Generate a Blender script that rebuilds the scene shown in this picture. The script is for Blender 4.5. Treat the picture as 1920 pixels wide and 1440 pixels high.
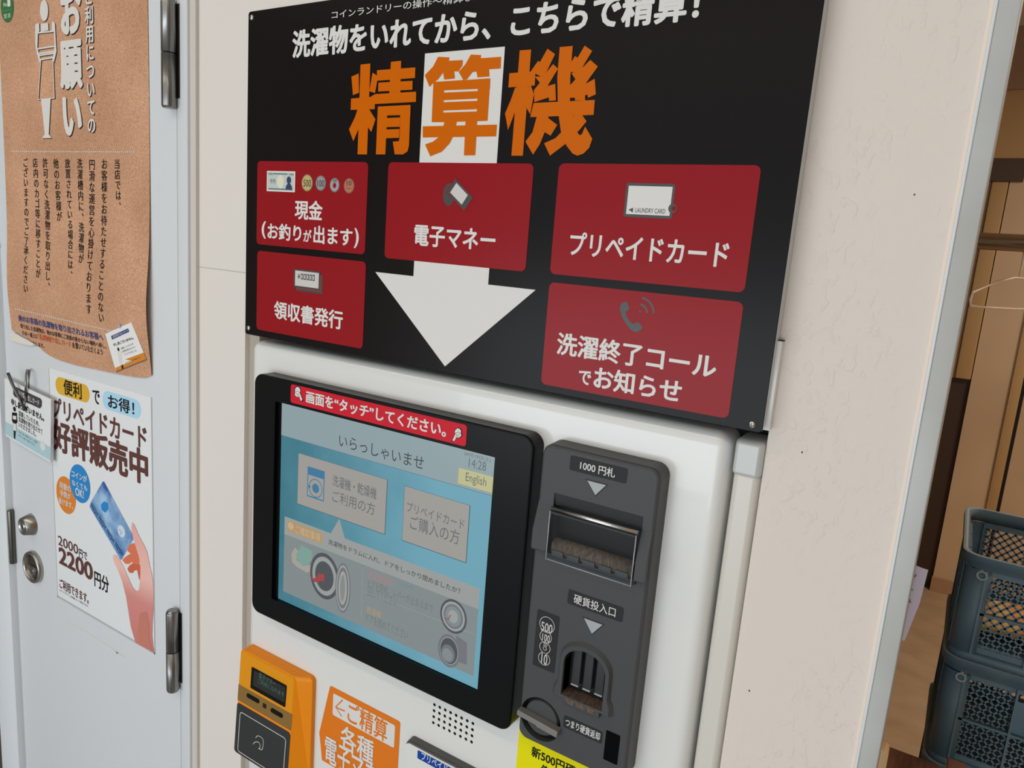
# Coin-laundry payment machine on a white wall, door with posters at left, doorway to a store room at right.
import bpy, bmesh, math, random
from mathutils import Vector, Matrix
from mathutils.geometry import tessellate_polygon

for o in list(bpy.data.objects):
    bpy.data.objects.remove(o)
SCN = bpy.context.scene
COL = bpy.context.collection
random.seed(4)

# ------------------------------------------------------------------ camera
SC = 0.63                    # distance from the lens to the face of the sign (m)
CZ = 1.5                     # lens height
RX = Vector((0.84393992, 0.16188201, -0.51142901))   # world x, y, z written in camera axes (right, down, forward)
RY = Vector((0.53089526, -0.11535283, 0.83954985))
RZ = Vector((0.07691323, -0.98004487, -0.18329325))
FPX = 1377.44
CAM = Vector((0, -SC, CZ))
cd = bpy.data.cameras.new('camera')
cam = bpy.data.objects.new('camera', cd)
COL.objects.link(cam)
cd.sensor_width = 36.0
cd.lens = FPX / 1920 * 36
cd.clip_start = 0.01
cam.matrix_world = Matrix(((RX[0], -RX[1], -RX[2], CAM[0]), (RY[0], -RY[1], -RY[2], CAM[1]), (RZ[0], -RZ[1], -RZ[2], CAM[2]), (0, 0, 0, 1)))
SCN.camera = cam

# ------------------------------------------------------------------ light and exposure
SCN.view_settings.view_transform = 'Standard'
SCN.view_settings.look = 'None'
SCN.view_settings.gamma = 1.0
SCN.view_settings.use_curve_mapping = False
SCN.view_settings.exposure = -0.05
w = bpy.data.worlds.new('world')
SCN.world = w
w.use_nodes = True
w.node_tree.nodes['Background'].inputs[0].default_value = (0.86, 0.93, 1.0, 1)
w.node_tree.nodes['Background'].inputs[1].default_value = 0.9
def area(name, loc, rot, sx, sy, power, col):
    l = bpy.data.lights.new(name, 'AREA')
    l.shape = 'RECTANGLE'; l.size = sx; l.size_y = sy; l.energy = power; l.color = col
    o = bpy.data.objects.new(name, l); COL.objects.link(o)
    o.location = loc; o.rotation_euler = rot
    return o
area('ceiling_tube_light', (-0.9, -1.15, 2.52), (0, 0, 0), 2.6, 0.16, 8.5, (1.0, 0.86, 0.70))
area('ceiling_tube_light', (-0.9, -2.9, 2.52), (0, 0, 0), 2.6, 0.16, 8, (1.0, 0.86, 0.70))
area('daylight_shopfront', (-1.2, -3.9, .65), (math.radians(97), 0, 0), 4.4, 1.2, 60, (0.84, 0.93, 1.0))
area('store_room_fill', (1.3, 2.0, 2.4), (0, 0, 0), 0.5, 0.5, 26, (1.0, 0.9, 0.78))  # unseen fill light, added to brighten the store room

# ------------------------------------------------------------------ projection of a measured pixel onto a surface of known depth
def ray(px, py):
    d = Vector((px - 960, py - 720, FPX))
    return Vector((RX.dot(d), RY.dot(d), RZ.dot(d)))
def P(px, py, surf=0.0):
    d = ray(px, py)
    y = surf if not callable(surf) else surf(0.0, CZ)
    for k in range(1 if not callable(surf) else 5):
        t = (y + SC) / d.y
        x, z = t * d.x, CZ + t * d.z
        if callable(surf):
            y = surf(x, z)
    return (x, z)
def box4(TL, TR, BR, BL, surf):
    a, b, c, d = (P(*q, surf) for q in (TL, TR, BR, BL))
    return ((a[0] + d[0]) / 2, (c[1] + d[1]) / 2, (b[0] + c[0]) / 2, (a[1] + b[1]) / 2)

# ------------------------------------------------------------------ materials
def lin(c):
    r = []
    for v in c:
        v /= 255.0
        r.append(v / 12.92 if v <= 0.04045 else ((v + 0.055) / 1.055) ** 2.4)
    return r
ALB = 0.78
def colr(c, k=1.0):
    return [min(0.93, v * k / ALB) for v in lin(c)] + [1.0]
MATS = {}
def mat(name, c, rough=0.5, metal=0.0, spec=0.5, k=1.0, coat=0.0, trans=0.0, emit=None, es=1.0):
    if name in MATS:
        return MATS[name]
    m = bpy.data.materials.new(name); m.use_nodes = True
    b = m.node_tree.nodes['Principled BSDF']
    b.inputs['Base Color'].default_value = colr(c, k)
    b.inputs['Roughness'].default_value = rough
    b.inputs['Metallic'].default_value = metal
    b.inputs['Specular IOR Level'].default_value = spec
    b.inputs['Coat Weight'].default_value = coat
    b.inputs['Transmission Weight'].default_value = trans
    if emit:
        b.inputs['Emission Color'].default_value = lin(emit) + [1]
        b.inputs['Emission Strength'].default_value = es
    MATS[name] = m
    return m
def nodes(m):
    nt = m.node_tree
    return nt, nt.nodes, nt.links, nt.nodes['Principled BSDF']
def noise_color(m, c1, c2, scale, detail=3.0, stretch=(1, 1, 1), lo=0.35, hi=0.65, bump=0.0, dist=0.001):
    nt, N, L, b = nodes(m)
    tc = N.new('ShaderNodeTexCoord'); mp = N.new('ShaderNodeMapping'); mp.inputs['Scale'].default_value = stretch
    nz = N.new('ShaderNodeTexNoise'); nz.inputs['Scale'].default_value = scale; nz.inputs['Detail'].default_value = detail
    rp = N.new('ShaderNodeValToRGB')
    rp.color_ramp.elements[0].position = lo; rp.color_ramp.elements[0].color = colr(c1)
    rp.color_ramp.elements[1].position = hi; rp.color_ramp.elements[1].color = colr(c2)
    L.new(tc.outputs['Object'], mp.inputs['Vector']); L.new(mp.outputs[0], nz.inputs['Vector'])
    L.new(nz.outputs['Fac'], rp.inputs[0]); L.new(rp.outputs[0], b.inputs['Base Color'])
    if bump:
        bp = N.new('ShaderNodeBump'); bp.inputs['Strength'].default_value = bump; bp.inputs['Distance'].default_value = dist
        L.new(nz.outputs['Fac'], bp.inputs['Height']); L.new(bp.outputs[0], b.inputs['Normal'])
    return m
def bump(m, scale, strength, dist, stretch=(1, 1, 1), detail=4.0, warp=0.0):
    nt, N, L, b = nodes(m)
    tc = N.new('ShaderNodeTexCoord'); mp = N.new('ShaderNodeMapping'); mp.inputs['Scale'].default_value = stretch
    nz = N.new('ShaderNodeTexNoise'); nz.inputs['Scale'].default_value = scale; nz.inputs['Detail'].default_value = detail
    nz.inputs['Distortion'].default_value = warp
    bp = N.new('ShaderNodeBump'); bp.inputs['Strength'].default_value = strength; bp.inputs['Distance'].default_value = dist
    L.new(tc.outputs['Object'], mp.inputs['Vector']); L.new(mp.outputs[0], nz.inputs['Vector'])
    L.new(nz.outputs['Fac'], bp.inputs['Height']); L.new(bp.outputs[0], b.inputs['Normal'])
    return m

def glow(name, c, es=1.0):
    # a lit pixel area of a display
    return mat(name, (8, 8, 9), 0.22, spec=0.35, emit=c, es=es)

# ------------------------------------------------------------------ object helpers
def link(name, me, parent=None):
    o = bpy.data.objects.new(name, me); COL.objects.link(o)
    if parent is not None:
        o.parent = parent
        o.matrix_parent_inverse = parent.matrix_basis.inverted()
    return o
def tag(o, label, cat, group=None):
    o['label'] = label; o['category'] = cat
    if group: o['group'] = group
    return o
def thing(name, label, cat, loc=(0, 0, 0), group=None):
    o = bpy.data.objects.new(name, None); COL.objects.link(o)
    o.location = loc; o.empty_display_size = 0.02
    return tag(o, label, cat, group)
def structure(o):
    o['kind'] = 'structure'; return o

class MB:
    """collects shapes into one mesh, several materials allowed"""
    def __init__(s):
        s.bm = bmesh.new(); s.mats = []
    def mi(s, m):
        if m not in s.mats: s.mats.append(m)
        return s.mats.index(m)
    def face(s, vs, m, smooth=False):
        try:
            f = s.bm.faces.new(vs)
        except ValueError:
            return None
        f.material_index = s.mi(m); f.smooth = smooth
        return f
    def loft(s, rings, m, cap0=False, cap1=True, closed=True, smooth=False, m1=None):
        R = [[s.bm.verts.new(p) for p in r] for r in rings]
        n = len(R[0])
        for a, b in zip(R, R[1:]):
            for i in range(n if closed else n - 1):
                j = (i + 1) % n
                s.face((a[i], a[j], b[j], b[i]), m, smooth)
        if cap0: s.face(list(reversed(R[0])), m)
        if cap1: s.face(R[-1], m1 or m)
        return R
    def box(s, x0, y0, z0, x1, y1, z1, m, bev=0.0):
        b = bmesh.new()
        bmesh.ops.create_cube(b, size=1)
        for v in b.verts:
            v.co = Vector((x0 + (v.co.x + .5) * (x1 - x0), y0 + (v.co.y + .5) * (y1 - y0), z0 + (v.co.z + .5) * (z1 - z0)))
        if bev:
            bmesh.ops.bevel(b, geom=b.edges[:], offset=bev, segments=3, profile=0.5, affect='EDGES')
        s.merge(b, m, smooth=bool(bev))
    def merge(s, b, m, smooth=False, M=None):
        mp = {}
        for v in b.verts:
            mp[v] = s.bm.verts.new(M @ v.co if M else v.co)
        for f in b.faces:
            s.face([mp[v] for v in f.verts], m, smooth)
        b.free()
    def prism(s, pts, y0, y1, m, m_side=None, bev=0.0):
        """outline in x,z ; y0 = front, y1 = back"""
        if area2(pts) < 0: pts = list(reversed(pts))
        rings = [[(x, y1, z) for x, z in pts]]
        if bev:
            ins = inset(pts, bev)
            ins2 = inset(pts, bev * .3)
            rings += [[(x, y0 + bev, z) for x, z in pts], [(x, y0 + bev * .3, z) for x, z in ins2], [(x, y0, z) for x, z in ins]]
        else:
            rings += [[(x, y0, z) for x, z in pts]]
        s.loft(rings, m_side or m, cap0=True, cap1=False)
        s.flat([(x, y0, z) for x, z in (inset(pts, bev) if bev else pts)], m)
    def flat(s, pts, m):
        vs = [s.bm.verts.new(p) for p in pts]
        for t in tessellate_polygon([[Vector(p) for p in pts]]):
            s.face([vs[i] for i in t], m)
    def tube(s, pts, r, m, n=10, closed=False, caps=True):
        pts = [Vector(p) for p in pts]
        rings = []
        prev = None
        for i, p in enumerate(pts):
            a = pts[i - 1] if (i > 0 or closed) else p
            b = pts[(i + 1) % len(pts)] if (i < len(pts) - 1 or closed) else p
            t = (b - a).normalized()
            if prev is None:
                u = t.orthogonal().normalized()
            else:
                u = (prev - t * prev.dot(t)).normalized()
            prev = u
            v = t.cross(u)
            rr_ = r if not isinstance(r, (list, tuple)) else r[i]
            rings.append([p + (u * math.cos(k * 2 * math.pi / n) + v * math.sin(k * 2 * math.pi / n)) * rr_ for k in range(n)])
        if closed: rings.append(rings[0])
        s.loft(rings, m, cap0=caps and not closed, cap1=caps and not closed, smooth=True)
    def lathe(s, prof, c, m, axis='y', n=40, cap0=False, cap1=True, sm=True):
        """prof: (radius, distance along axis towards the viewer); the axis points to -y (out of the wall) or up"""
        rings = []
        for r, h in prof:
            ring = []
            for k in range(n):
                a = 2 * math.pi * k / n
                if axis == 'y': ring.append((c[0] + r * math.cos(a), c[1] - h, c[2] + r * math.sin(a)))
                else: ring.append((c[0] + r * math.cos(a), c[1] + r * math.sin(a), c[2] + h))
            rings.append(ring)
        s.loft(rings, m, cap0=cap0, cap1=cap1, smooth=sm)
    def build(s, name, parent=None, weld=False):
        if weld: bmesh.ops.remove_doubles(s.bm, verts=s.bm.verts[:], dist=1e-6)
        bmesh.ops.recalc_face_normals(s.bm, faces=s.bm.faces[:]) if weld else None
        for e in s.bm.edges:
            if len(e.link_faces) == 2 and e.calc_face_angle(0) > .6: e.smooth = False
        me = bpy.data.meshes.new(name)
        s.bm.to_mesh(me); s.bm.free()
        for m in s.mats: me.materials.append(m)
        return link(name, me, parent)

def area2(pts):
    return sum(pts[i][0] * pts[(i + 1) % len(pts)][1] - pts[(i + 1) % len(pts)][0] * pts[i][1] for i in range(len(pts)))
def inset(pts, d):
    n = len(pts); sgn = 1 if area2(pts) > 0 else -1
    out = []
    for i in range(n):
        p0, p1, p2 = Vector(pts[i - 1]), Vector(pts[i]), Vector(pts[(i + 1) % n])
        e1, e2 = (p1 - p0), (p2 - p1)
        if e1.length < 1e-9 or e2.length < 1e-9:
            out.append(tuple(p1)); continue
        n1 = Vector((-e1.y, e1.x)).normalized() * sgn; n2 = Vector((-e2.y, e2.x)).normalized() * sgn
        b = n1 + n2
        if b.length < 1e-6:
            out.append(tuple(p1)); continue
        b.normalize()
        out.append(tuple(p1 + b * (d / max(0.35, b.dot(n1)))))
    return out
def rr(x0, z0, x1, z1, r, n=6):
    r = max(1e-5, min(r, (x1 - x0) / 2 - 1e-5, (z1 - z0) / 2 - 1e-5))
    pts = []
    for cx, cz, a0 in ((x1 - r, z0 + r, -90), (x1 - r, z1 - r, 0), (x0 + r, z1 - r, 90), (x0 + r, z0 + r, 180)):
        for k in range(n + 1):
            a = math.radians(a0 + 90 * k / n)
            pts.append((cx + r * math.cos(a), cz + r * math.sin(a)))
    return pts
def ell(cx, cz, rx, rz, n=40):
    return [(cx + rx * math.cos(2 * math.pi * k / n), cz + rz * math.sin(2 * math.pi * k / n)) for k in range(n)]
def rings_rr(b, r, steps, n=6):
    """steps: (inset, y) ; returns lofted rings of a rounded rectangle"""
    x0, z0, x1, z1 = b
    return [[(x, y, z) for x, z in rr(x0 + i, z0 + i, x1 - i, z1 - i, max(r - i, 0.0004), n)] for i, y in steps]
def cut(o, cutter_mb):
    """bake a real opening into o"""
    c = cutter_mb.build('cutter', weld=True)
    t = bmesh.new(); t.from_mesh(o.data); bmesh.ops.remove_doubles(t, verts=t.verts[:], dist=1e-6); bmesh.ops.recalc_face_normals(t, faces=t.faces[:]); t.to_mesh(o.data); t.free()
    md = o.modifiers.new('cut', 'BOOLEAN'); md.object = c; md.operation = 'DIFFERENCE'; md.solver = 'EXACT'; md.use_self = True
    bpy.context.view_layer.update()
    dg = bpy.context.evaluated_depsgraph_get()
    me = bpy.data.meshes.new_from_object(o.evaluated_get(dg))
    o.modifiers.clear(); o.data = me
    bpy.data.objects.remove(c)
    return o

# ------------------------------------------------------------------ lettering
_tc = bpy.data.curves.new('letter_source', 'FONT'); _tc.size = 1.0; _tc.resolution_u = 3
_to = bpy.data.objects.new('letter_source', _tc); COL.objects.link(_to)
_cache = {}
class VL(list): per = 0
def glyphs(s, off=0.0, space=1.0):
    k = (s, off, space)
    if off:   # heavier weight: the glyph stamped on the corners of a small rectangle
        ox, oz = off * 1.12, off * .85
        v, f = glyphs(s, 0.0, space)
        V, F = VL(), []
        V.per = len(v)
        n_ = 16 if max(ox, oz) > .02 else 8 if max(ox, oz) > .008 else 4
        st = [(math.cos(2 * math.pi * i / n_ + .39), math.sin(2 * math.pi * i / n_ + .39)) for i in range(n_)] + [(0, 0)]
        for a, c in st:
            n = len(V); V += [(x + ox * a, y + oz * c) for x, y in v]; F += [tuple(n + j for j in q) for q in f]
        return V, F
    if k not in _cache:
        _tc.body = s; _tc.space_character = space
        bpy.context.view_layer.update()
        ob = _to.evaluated_get(bpy.context.evaluated_depsgraph_get())
        me = ob.to_mesh()
        _cache[k] = ([(v.co.x, v.co.y) for v in me.vertices], [tuple(p.vertices) for p in me.polygons])
        ob.to_mesh_clear()
    return _cache[k]
def width(s):
    v = glyphs(s)[0]; return max(a for a, b in v) - min(a for a, b in v)
EM = width('口口') - width('口')
_g = glyphs('口')[0]
EMC = ((max(a for a, b in _g) + min(a for a, b in _g)) / 2, (max(b for a, b in _g) + min(b for a, b in _g)) / 2 + 0.02)

class Art:
    """flat print lying on a surface; everything given in pixels measured on the photograph is laid on the surface's own plane"""
    def __init__(s, surf, lift=0.00025):
        s.surf = surf; s.lift = lift; s.m = MB()
    def p3(s, x, z, lay=0):
        y = s.surf(x, z) if callable(s.surf) else s.surf
        return (x, y - s.lift - lay * 0.00012, z)
    def p(s, px, py): return P(px, py, s.surf)
    def pts(s, xz, m, lay=0):
        if area2(xz) < 0: xz = list(reversed(xz))
        s.m.flat([s.p3(x, z, lay) for x, z in xz], m); return s
    def poly(s, px, m, lay=0, o=(0, 0), k=1.0):
        return s.pts([s.p(o[0] + a / k, o[1] + b / k) for a, b in px], m, lay)
    def rect(s, TL, TR, BR, BL, r, m, lay=0):
        s.pts(rr(*box4(TL, TR, BR, BL, s.surf), r), m, lay); return s
    def bar(s, BL, TR, r, m, lay=0):
        a, b = s.p(*BL), s.p(*TR); s.pts(rr(a[0], a[1], b[0], b[1], r), m, lay); return s
    def circ(s, c, rx, ry, m, lay=0, ring=None):
        x, z = s.p(*c)
        a = (s.p(c[0] + rx, c[1])[0] - s.p(c[0] - rx, c[1])[0]) / 2
        b = (s.p(c[0], c[1] - ry)[1] - s.p(c[0], c[1] + ry)[1]) / 2 if ry else a
        if ring:
            n = 40
            o_, i_ = ell(x, z, a, b, n), ell(x, z, a - ring, b - ring, n)
            s.m.loft([[s.p3(q, t, lay) for q, t in o_], [s.p3(q, t, lay) for q, t in i_]], m, cap1=False)
        else:
            s.pts(ell(x, z, a, b), m, lay)
        return s
    def put(s, verts, faces, fn, m, lay):
        per = getattr(verts, 'per', 0) or 10 ** 9      # each stamp of a heavy glyph lies a hair above the one before
        vs = [s.m.bm.verts.new(s.p3(*fn(a, b), lay + .05 * (i // per))) for i, (a, b) in enumerate(verts)]
        for f in faces: s.m.face([vs[i] for i in f], m)
    def text(s, t, BL, TR, m, off=0.0, lay=1, space=1.0):
        v, f = glyphs(t, off, space)
        x0 = min(a for a, b in v); x1 = max(a for a, b in v); z0 = min(b for a, b in v); z1 = max(b for a, b in v)
        a, b = s.p(*BL), s.p(*TR)
        s.put(v, f, lambda q, r: (a[0] + (q - x0) / (x1 - x0) * (b[0] - a[0]), a[1] + (r - z0) / (z1 - z0) * (b[1] - a[1])), m, lay)
        return s
    def quad(s, t, TL, TR, BR, BL, m, off=0.0, lay=1):
        v, f = glyphs(t, off)
        x0 = min(a for a, b in v); x1 = max(a for a, b in v); z0 = min(b for a, b in v); z1 = max(b for a, b in v)
        A, B, C, D = (Vector(s.p(*q)) for q in (TL, TR, BR, BL))
        def fn(q, r):
            u, w_ = (q - x0) / (x1 - x0), (r - z0) / (z1 - z0)
            return tuple((D * (1 - u) + C * u) * (1 - w_) + (A * (1 - u) + B * u) * w_)
        s.put(v, f, fn, m, lay); return s
    def column(s, t, top, bottom, m, off=0.0, lay=1, wide=1.0, n=None):
        """vertical writing: top and bottom = pixel centre of the column at its upper and lower end"""
        a, b = Vector(s.p(*top)), Vector(s.p(*bottom))
        n = n or len(t); h = (a.y - b.y) / n
        for i, ch in enumerate(t):
            c = a.lerp(b, (i + .5) / n)
            k = h / EM
            dx = dz = 0.0
            if ch in '、。': dx, dz = h * .55, h * .5
            if ch == 'ー': continue
            v, f = glyphs(ch, off)
            s.put(v, f, lambda q, r: (c.x + dx + (q - EMC[0]) * k * wide, c.y + dz + (r - EMC[1]) * k), m, lay)
        return s
    def curve(s, px, wd, m, lay=0):
        q = [Vector(v) for v in px]; out = []
        for i in range(len(q) - 1):
            a, b_, c, d = q[max(i - 1, 0)], q[i], q[i + 1], q[min(i + 2, len(q) - 1)]
            for k in range(6):
                t = k / 6; out.append(.5 * ((2 * b_) + (c - a) * t + (2 * a - 5 * b_ + 4 * c - d) * t * t + (3 * b_ - a - 3 * c + d) * t ** 3))
        return s.line(out + [q[-1]], wd, m, lay)
    def line(s, px, wd, m, lay=0, closed=False, o=(0, 0), k=1.0):
        xz = [Vector(s.p(o[0] + a / k, o[1] + b / k)) for a, b in px]
        return s.stroke(xz, wd, m, lay, closed)
    def stroke(s, xz, wd, m, lay=0, closed=False):
        xz = [Vector(q) for q in xz]
        n = len(xz); L, R = [], []
        for i in range(n):
            a = xz[i - 1] if (i or closed) else xz[i]
            b = xz[(i + 1) % n] if (i < n - 1 or closed) else xz[i]
            t = (b - a).normalized(); nn = Vector((-t.y, t.x)) * wd / 2
            L.append(xz[i] + nn); R.append(xz[i] - nn)
        r0 = [s.p3(q.x, q.y, lay) for q in R]; r1 = [s.p3(q.x, q.y, lay) for q in L]
        s.m.loft([r0, r1], m, cap1=False, closed=closed); return s
    def build(s, name, parent): return s.m.build(name, parent)

# ------------------------------------------------------------------ palette
def stucco(m):
    nt, N, L, b = nodes(m)
    tc = N.new('ShaderNodeTexCoord'); mp = N.new('ShaderNodeMapping'); mp.inputs['Scale'].default_value = (1.3, 1, .75); mp.inputs['Rotation'].default_value = (0, .35, 0)
    a = N.new('ShaderNodeTexNoise'); a.inputs['Scale'].default_value = 92; a.inputs['Detail'].default_value = 5; a.inputs['Distortion'].default_value = .45
    r = N.new('ShaderNodeMapRange'); r.interpolation_type = 'SMOOTHSTEP'; r.inputs['From Min'].default_value = .52; r.inputs['From Max'].default_value = .66
    c = N.new('ShaderNodeTexNoise'); c.inputs['Scale'].default_value = 11; c.inputs['Detail'].default_value = 2
    r2 = N.new('ShaderNodeMapRange'); r2.inputs['From Min'].default_value = .36; r2.inputs['From Max'].default_value = .6
    mu = N.new('ShaderNodeMath'); mu.operation = 'MULTIPLY'
    f = N.new('ShaderNodeTexNoise'); f.inputs['Scale'].default_value = 320; f.inputs['Detail'].default_value = 3
    ad = N.new('ShaderNodeMath'); ad.operation = 'MULTIPLY_ADD'; ad.inputs[1].default_value = .16
    bp = N.new('ShaderNodeBump'); bp.inputs['Strength'].default_value = .38; bp.inputs['Distance'].default_value = .0016
    L.new(tc.outputs['Object'], mp.inputs['Vector'])
    for n in (a, c, f): L.new(mp.outputs[0], n.inputs['Vector'])
    L.new(a.outputs['Fac'], r.inputs['Value']); L.new(c.outputs['Fac'], r2.inputs['Value']); L.new(r.outputs[0], mu.inputs[0]); L.new(r2.outputs[0], mu.inputs[1])
    L.new(f.outputs['Fac'], ad.inputs[0]); L.new(mu.outputs[0], ad.inputs[2]); L.new(ad.outputs[0], bp.inputs['Height']); L.new(bp.outputs[0], b.inputs['Normal'])
    return m
M_WALL = stucco(mat('white_wallpaper', (205, 196, 188), 0.85, spec=0.2))
M_WALL2 = bump(mat('smooth_white_wall', (206, 200, 194), 0.8, spec=0.2), 160, 0.10, 0.001)
M_DOOR = bump(mat('grey_white_steel', (196, 199, 202), 0.42, spec=0.4), 300, 0.03, 0.0005)
M_CAB = mat('white_enamel', (208, 208, 205), 0.22, spec=0.5, coat=0.3)
M_TRIM = mat('ivory_trim', (196, 192, 184), 0.3)
M_CAP = mat('grey_white_cap', (178, 180, 178), 0.2)
M_POST = noise_color(mat('grey_painted_steel', (164, 165, 162), 0.45), (168, 170, 168), (158, 158, 153), 9, 3)
M_POSTE = mat('edge_highlight', (200, 203, 204), 0.4)
M_BEAD = mat('cream_caulk', (214, 200, 186), 0.7)
M_SIGN = mat('black_sign_face', (16, 12, 12), 0.25, spec=0.14)
M_RED = mat('red_print', (134, 20, 27), 0.25, spec=0.14)
M_ORG = mat('orange_print', (190, 92, 0), 0.25, spec=0.12)
M_WHT = mat('white_print', (203, 201, 198), 0.3, spec=0.14)
M_GRYP = mat('dark_grey_print', (56, 56, 56), 0.36)
M_LGP = mat('light_grey_print', (188, 184, 180), 0.36)
M_ALU = mat('aluminium_edge', (175, 178, 178), 0.35, metal=0.6)
M_BLK = mat('black_plastic', (8, 9, 11), 0.28, spec=0.16)
M_VOID = mat('dark_gap', (14, 13, 12), 0.8)
M_GREY = bump(mat('grey_plastic', (66, 67, 68), 0.42, spec=0.22), 900, 0.04, 0.0003)
M_GREYD = mat('darker_grey_plastic', (52, 54, 56), 0.45, spec=.2)
M_GREYL = mat('label_charcoal', (38, 39, 41), 0.5, spec=.2)
M_LTRI = mat('pale_grey_triangle', (150, 154, 157), 0.4)
M_CHR = mat('chrome', (200, 200, 200), 0.16, metal=1.0)
M_STEEL = noise_color(mat('brushed_steel', (126, 126, 124), 0.34, metal=1.0), (100, 100, 98), (150, 150, 147), 60, 4, (6, 6, 0.15))
M_SATIN = mat('satin_steel', (150, 148, 144), .27, metal=1.0)
M_DSTEEL = mat('dark_steel', (92, 90, 86), 0.3, metal=1.0)
M_ROLL = noise_color(mat('brown_brush_roller', (84, 70, 58), 0.8), (66, 54, 44), (104, 88, 74), 180, 3, (4, 1, 1), bump=0.4)
M_GLASS = bpy.data.materials.new('clear_plastic'); M_GLASS.use_nodes = True
_n = M_GLASS.node_tree.nodes; _n.clear()
_o, _m, _t, _g2 = _n.new('ShaderNodeOutputMaterial'), _n.new('ShaderNodeMixShader'), _n.new('ShaderNodeBsdfTransparent'), _n.new('ShaderNodeBsdfGlossy')
_t.inputs[0].default_value = (.93, .95, .96, 1); _g2.inputs['Roughness'].default_value = .06; _m.inputs[0].default_value = .014
M_GLASS.node_tree.links.new(_t.outputs[0], _m.inputs[1]); M_GLASS.node_tree.links.new(_g2.outputs[0], _m.inputs[2]); M_GLASS.node_tree.links.new(_m.outputs[0], _o.inputs[0])
M_READ = mat('orange_plastic', (226, 130, 8), 0.36, spec=.25)
M_READ2 = mat('amber_panel', (206, 134, 10), 0.3, spec=.25)
M_BRONZE = mat('bronze_band', (128, 96, 40), 0.4)
M_PAD = mat('black_touch_pad', (34, 35, 37), 0.4)
M_STK_O = mat('orange_sticker', (206, 110, 20), 0.4, spec=.25)
M_STK_Y = mat('yellow_sticker', (214, 206, 0), 0.4, spec=.2)
M_STK_R = mat('crimson_sticker', (188, 22, 40), 0.4, spec=.2)
M_INK = mat('black_ink', (20, 17, 17), 0.5, spec=.2)
M_BLUE = mat('blue_print', (14, 60, 140), 0.4, spec=.2)
M_PAPER = mat('white_paper', (214, 213, 211), 0.55)
M_PAPER2 = mat('laminated_white', (212, 214, 215), 0.28)
M_BRN = mat('dark_brown_ink', (84, 44, 38), 0.5)
def kraft():
    m = mat('speckled_kraft_print', (186, 142, 110), 0.75, spec=0.2)
    nt, N, L, b = nodes(m)
    tc = N.new('ShaderNodeTexCoord')
    n1 = N.new('ShaderNodeTexNoise'); n1.inputs['Scale'].default_value = 560; n1.inputs['Detail'].default_value = 6; n1.inputs['Distortion'].default_value = 1.5
    n2 = N.new('ShaderNodeTexNoise'); n2.inputs['Scale'].default_value = 9; n2.inputs['Detail'].default_value = 3
    r1 = N.new('ShaderNodeValToRGB')
    r1.color_ramp.elements[0].position = 0.33; r1.color_ramp.elements[0].color = colr((154, 110, 85))
    r1.color_ramp.elements[1].position = 0.62; r1.color_ramp.elements[1].color = colr((202, 162, 133))
    e = r1.color_ramp.elements.new(0.47); e.color = colr((184, 142, 112))
    r2 = N.new('ShaderNodeValToRGB')
    r2.color_ramp.elements[0].position = 0.35; r2.color_ramp.elements[0].color = (0.86, 0.80, 0.76, 1)
    r2.color_ramp.elements[1].position = 0.7; r2.color_ramp.elements[1].color = (1.05, 1.02, 1.0, 1)
    mx = N.new('ShaderNodeMix'); mx.data_type = 'RGBA'; mx.blend_type = 'MULTIPLY'; mx.inputs[0].default_value = 1.0
    L.new(tc.outputs['Object'], n1.inputs['Vector']); L.new(tc.outputs['Object'], n2.inputs['Vector'])
    L.new(n1.outputs['Fac'], r1.inputs[0]); L.new(n2.outputs['Fac'], r2.inputs[0])
    L.new(r1.outputs[0], mx.inputs[6]); L.new(r2.outputs[0], mx.inputs[7]); L.new(mx.outputs[2], b.inputs['Base Color'])
    return m
M_KRAFT = kraft()

# ------------------------------------------------------------------ depths (y) of the main faces
YW, YD, YS, YC = 0.022, 0.014, 0.0, 0.0125
YM, YG = -0.009, -0.011

# ================================================================== THE SETTING
mxL, mxR = P(469, 700, YC)[0], P(1375, 830, YC + .012)[0]      # cabinet sides
sxL = P(459, 400, 0)[0]                                        # left edge of the sign
opL = P(457, 900, YW)[0]                                       # opening in the wall, left
opR = P(1402, 1080, YW)[0]                                     # opening, right
wEnd = P(1655, 1108, YW)[0]
wcor = P(372, 700, YW)[0]
topz = P(700, 500, 0)[1]
b = MB(); b.box(wcor, YW, 0, opL, YW + .1, 2.6, M_WALL2); wl = structure(b.build('wall_front'))
b = MB(); b.box(opR, YW, 0, wEnd, YW + .1, 2.6, M_WALL); wr = structure(b.build('wall_right'))
A = Art(YW, .0002); sp_ = mat('wall_speck', (60, 52, 46), .8)
for q in ((1714.5, 365), (1405, 1295), (1504, 848)): A.circ(q, 1.5, 2, sp_)
A.build('wall_marks', wr)
zbk = P(1467, 640, .014)[1]
b = MB(); xm_ = (opL + opR) / 2; b.box(opL, YW, zbk, xm_, YW + .1, 2.6, M_WALL2); b.box(xm_, YW, zbk, opR, YW + .1, 2.6, M_WALL); b.box(opL, YW + .03, 0, opR, YW + .1, zbk, M_VOID); structure(b.build('wall_centre'))
# wallpaper seam on the left wall
b = MB(); s0 = P(372, 500, YW)
b.box(wcor, YW - .0003, s0[1] - .0006, sxL, YW + .001, s0[1] + .0004, mat('seam_shadow', (168, 163, 158), .8)); structure(b.build('trim_1'))
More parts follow.
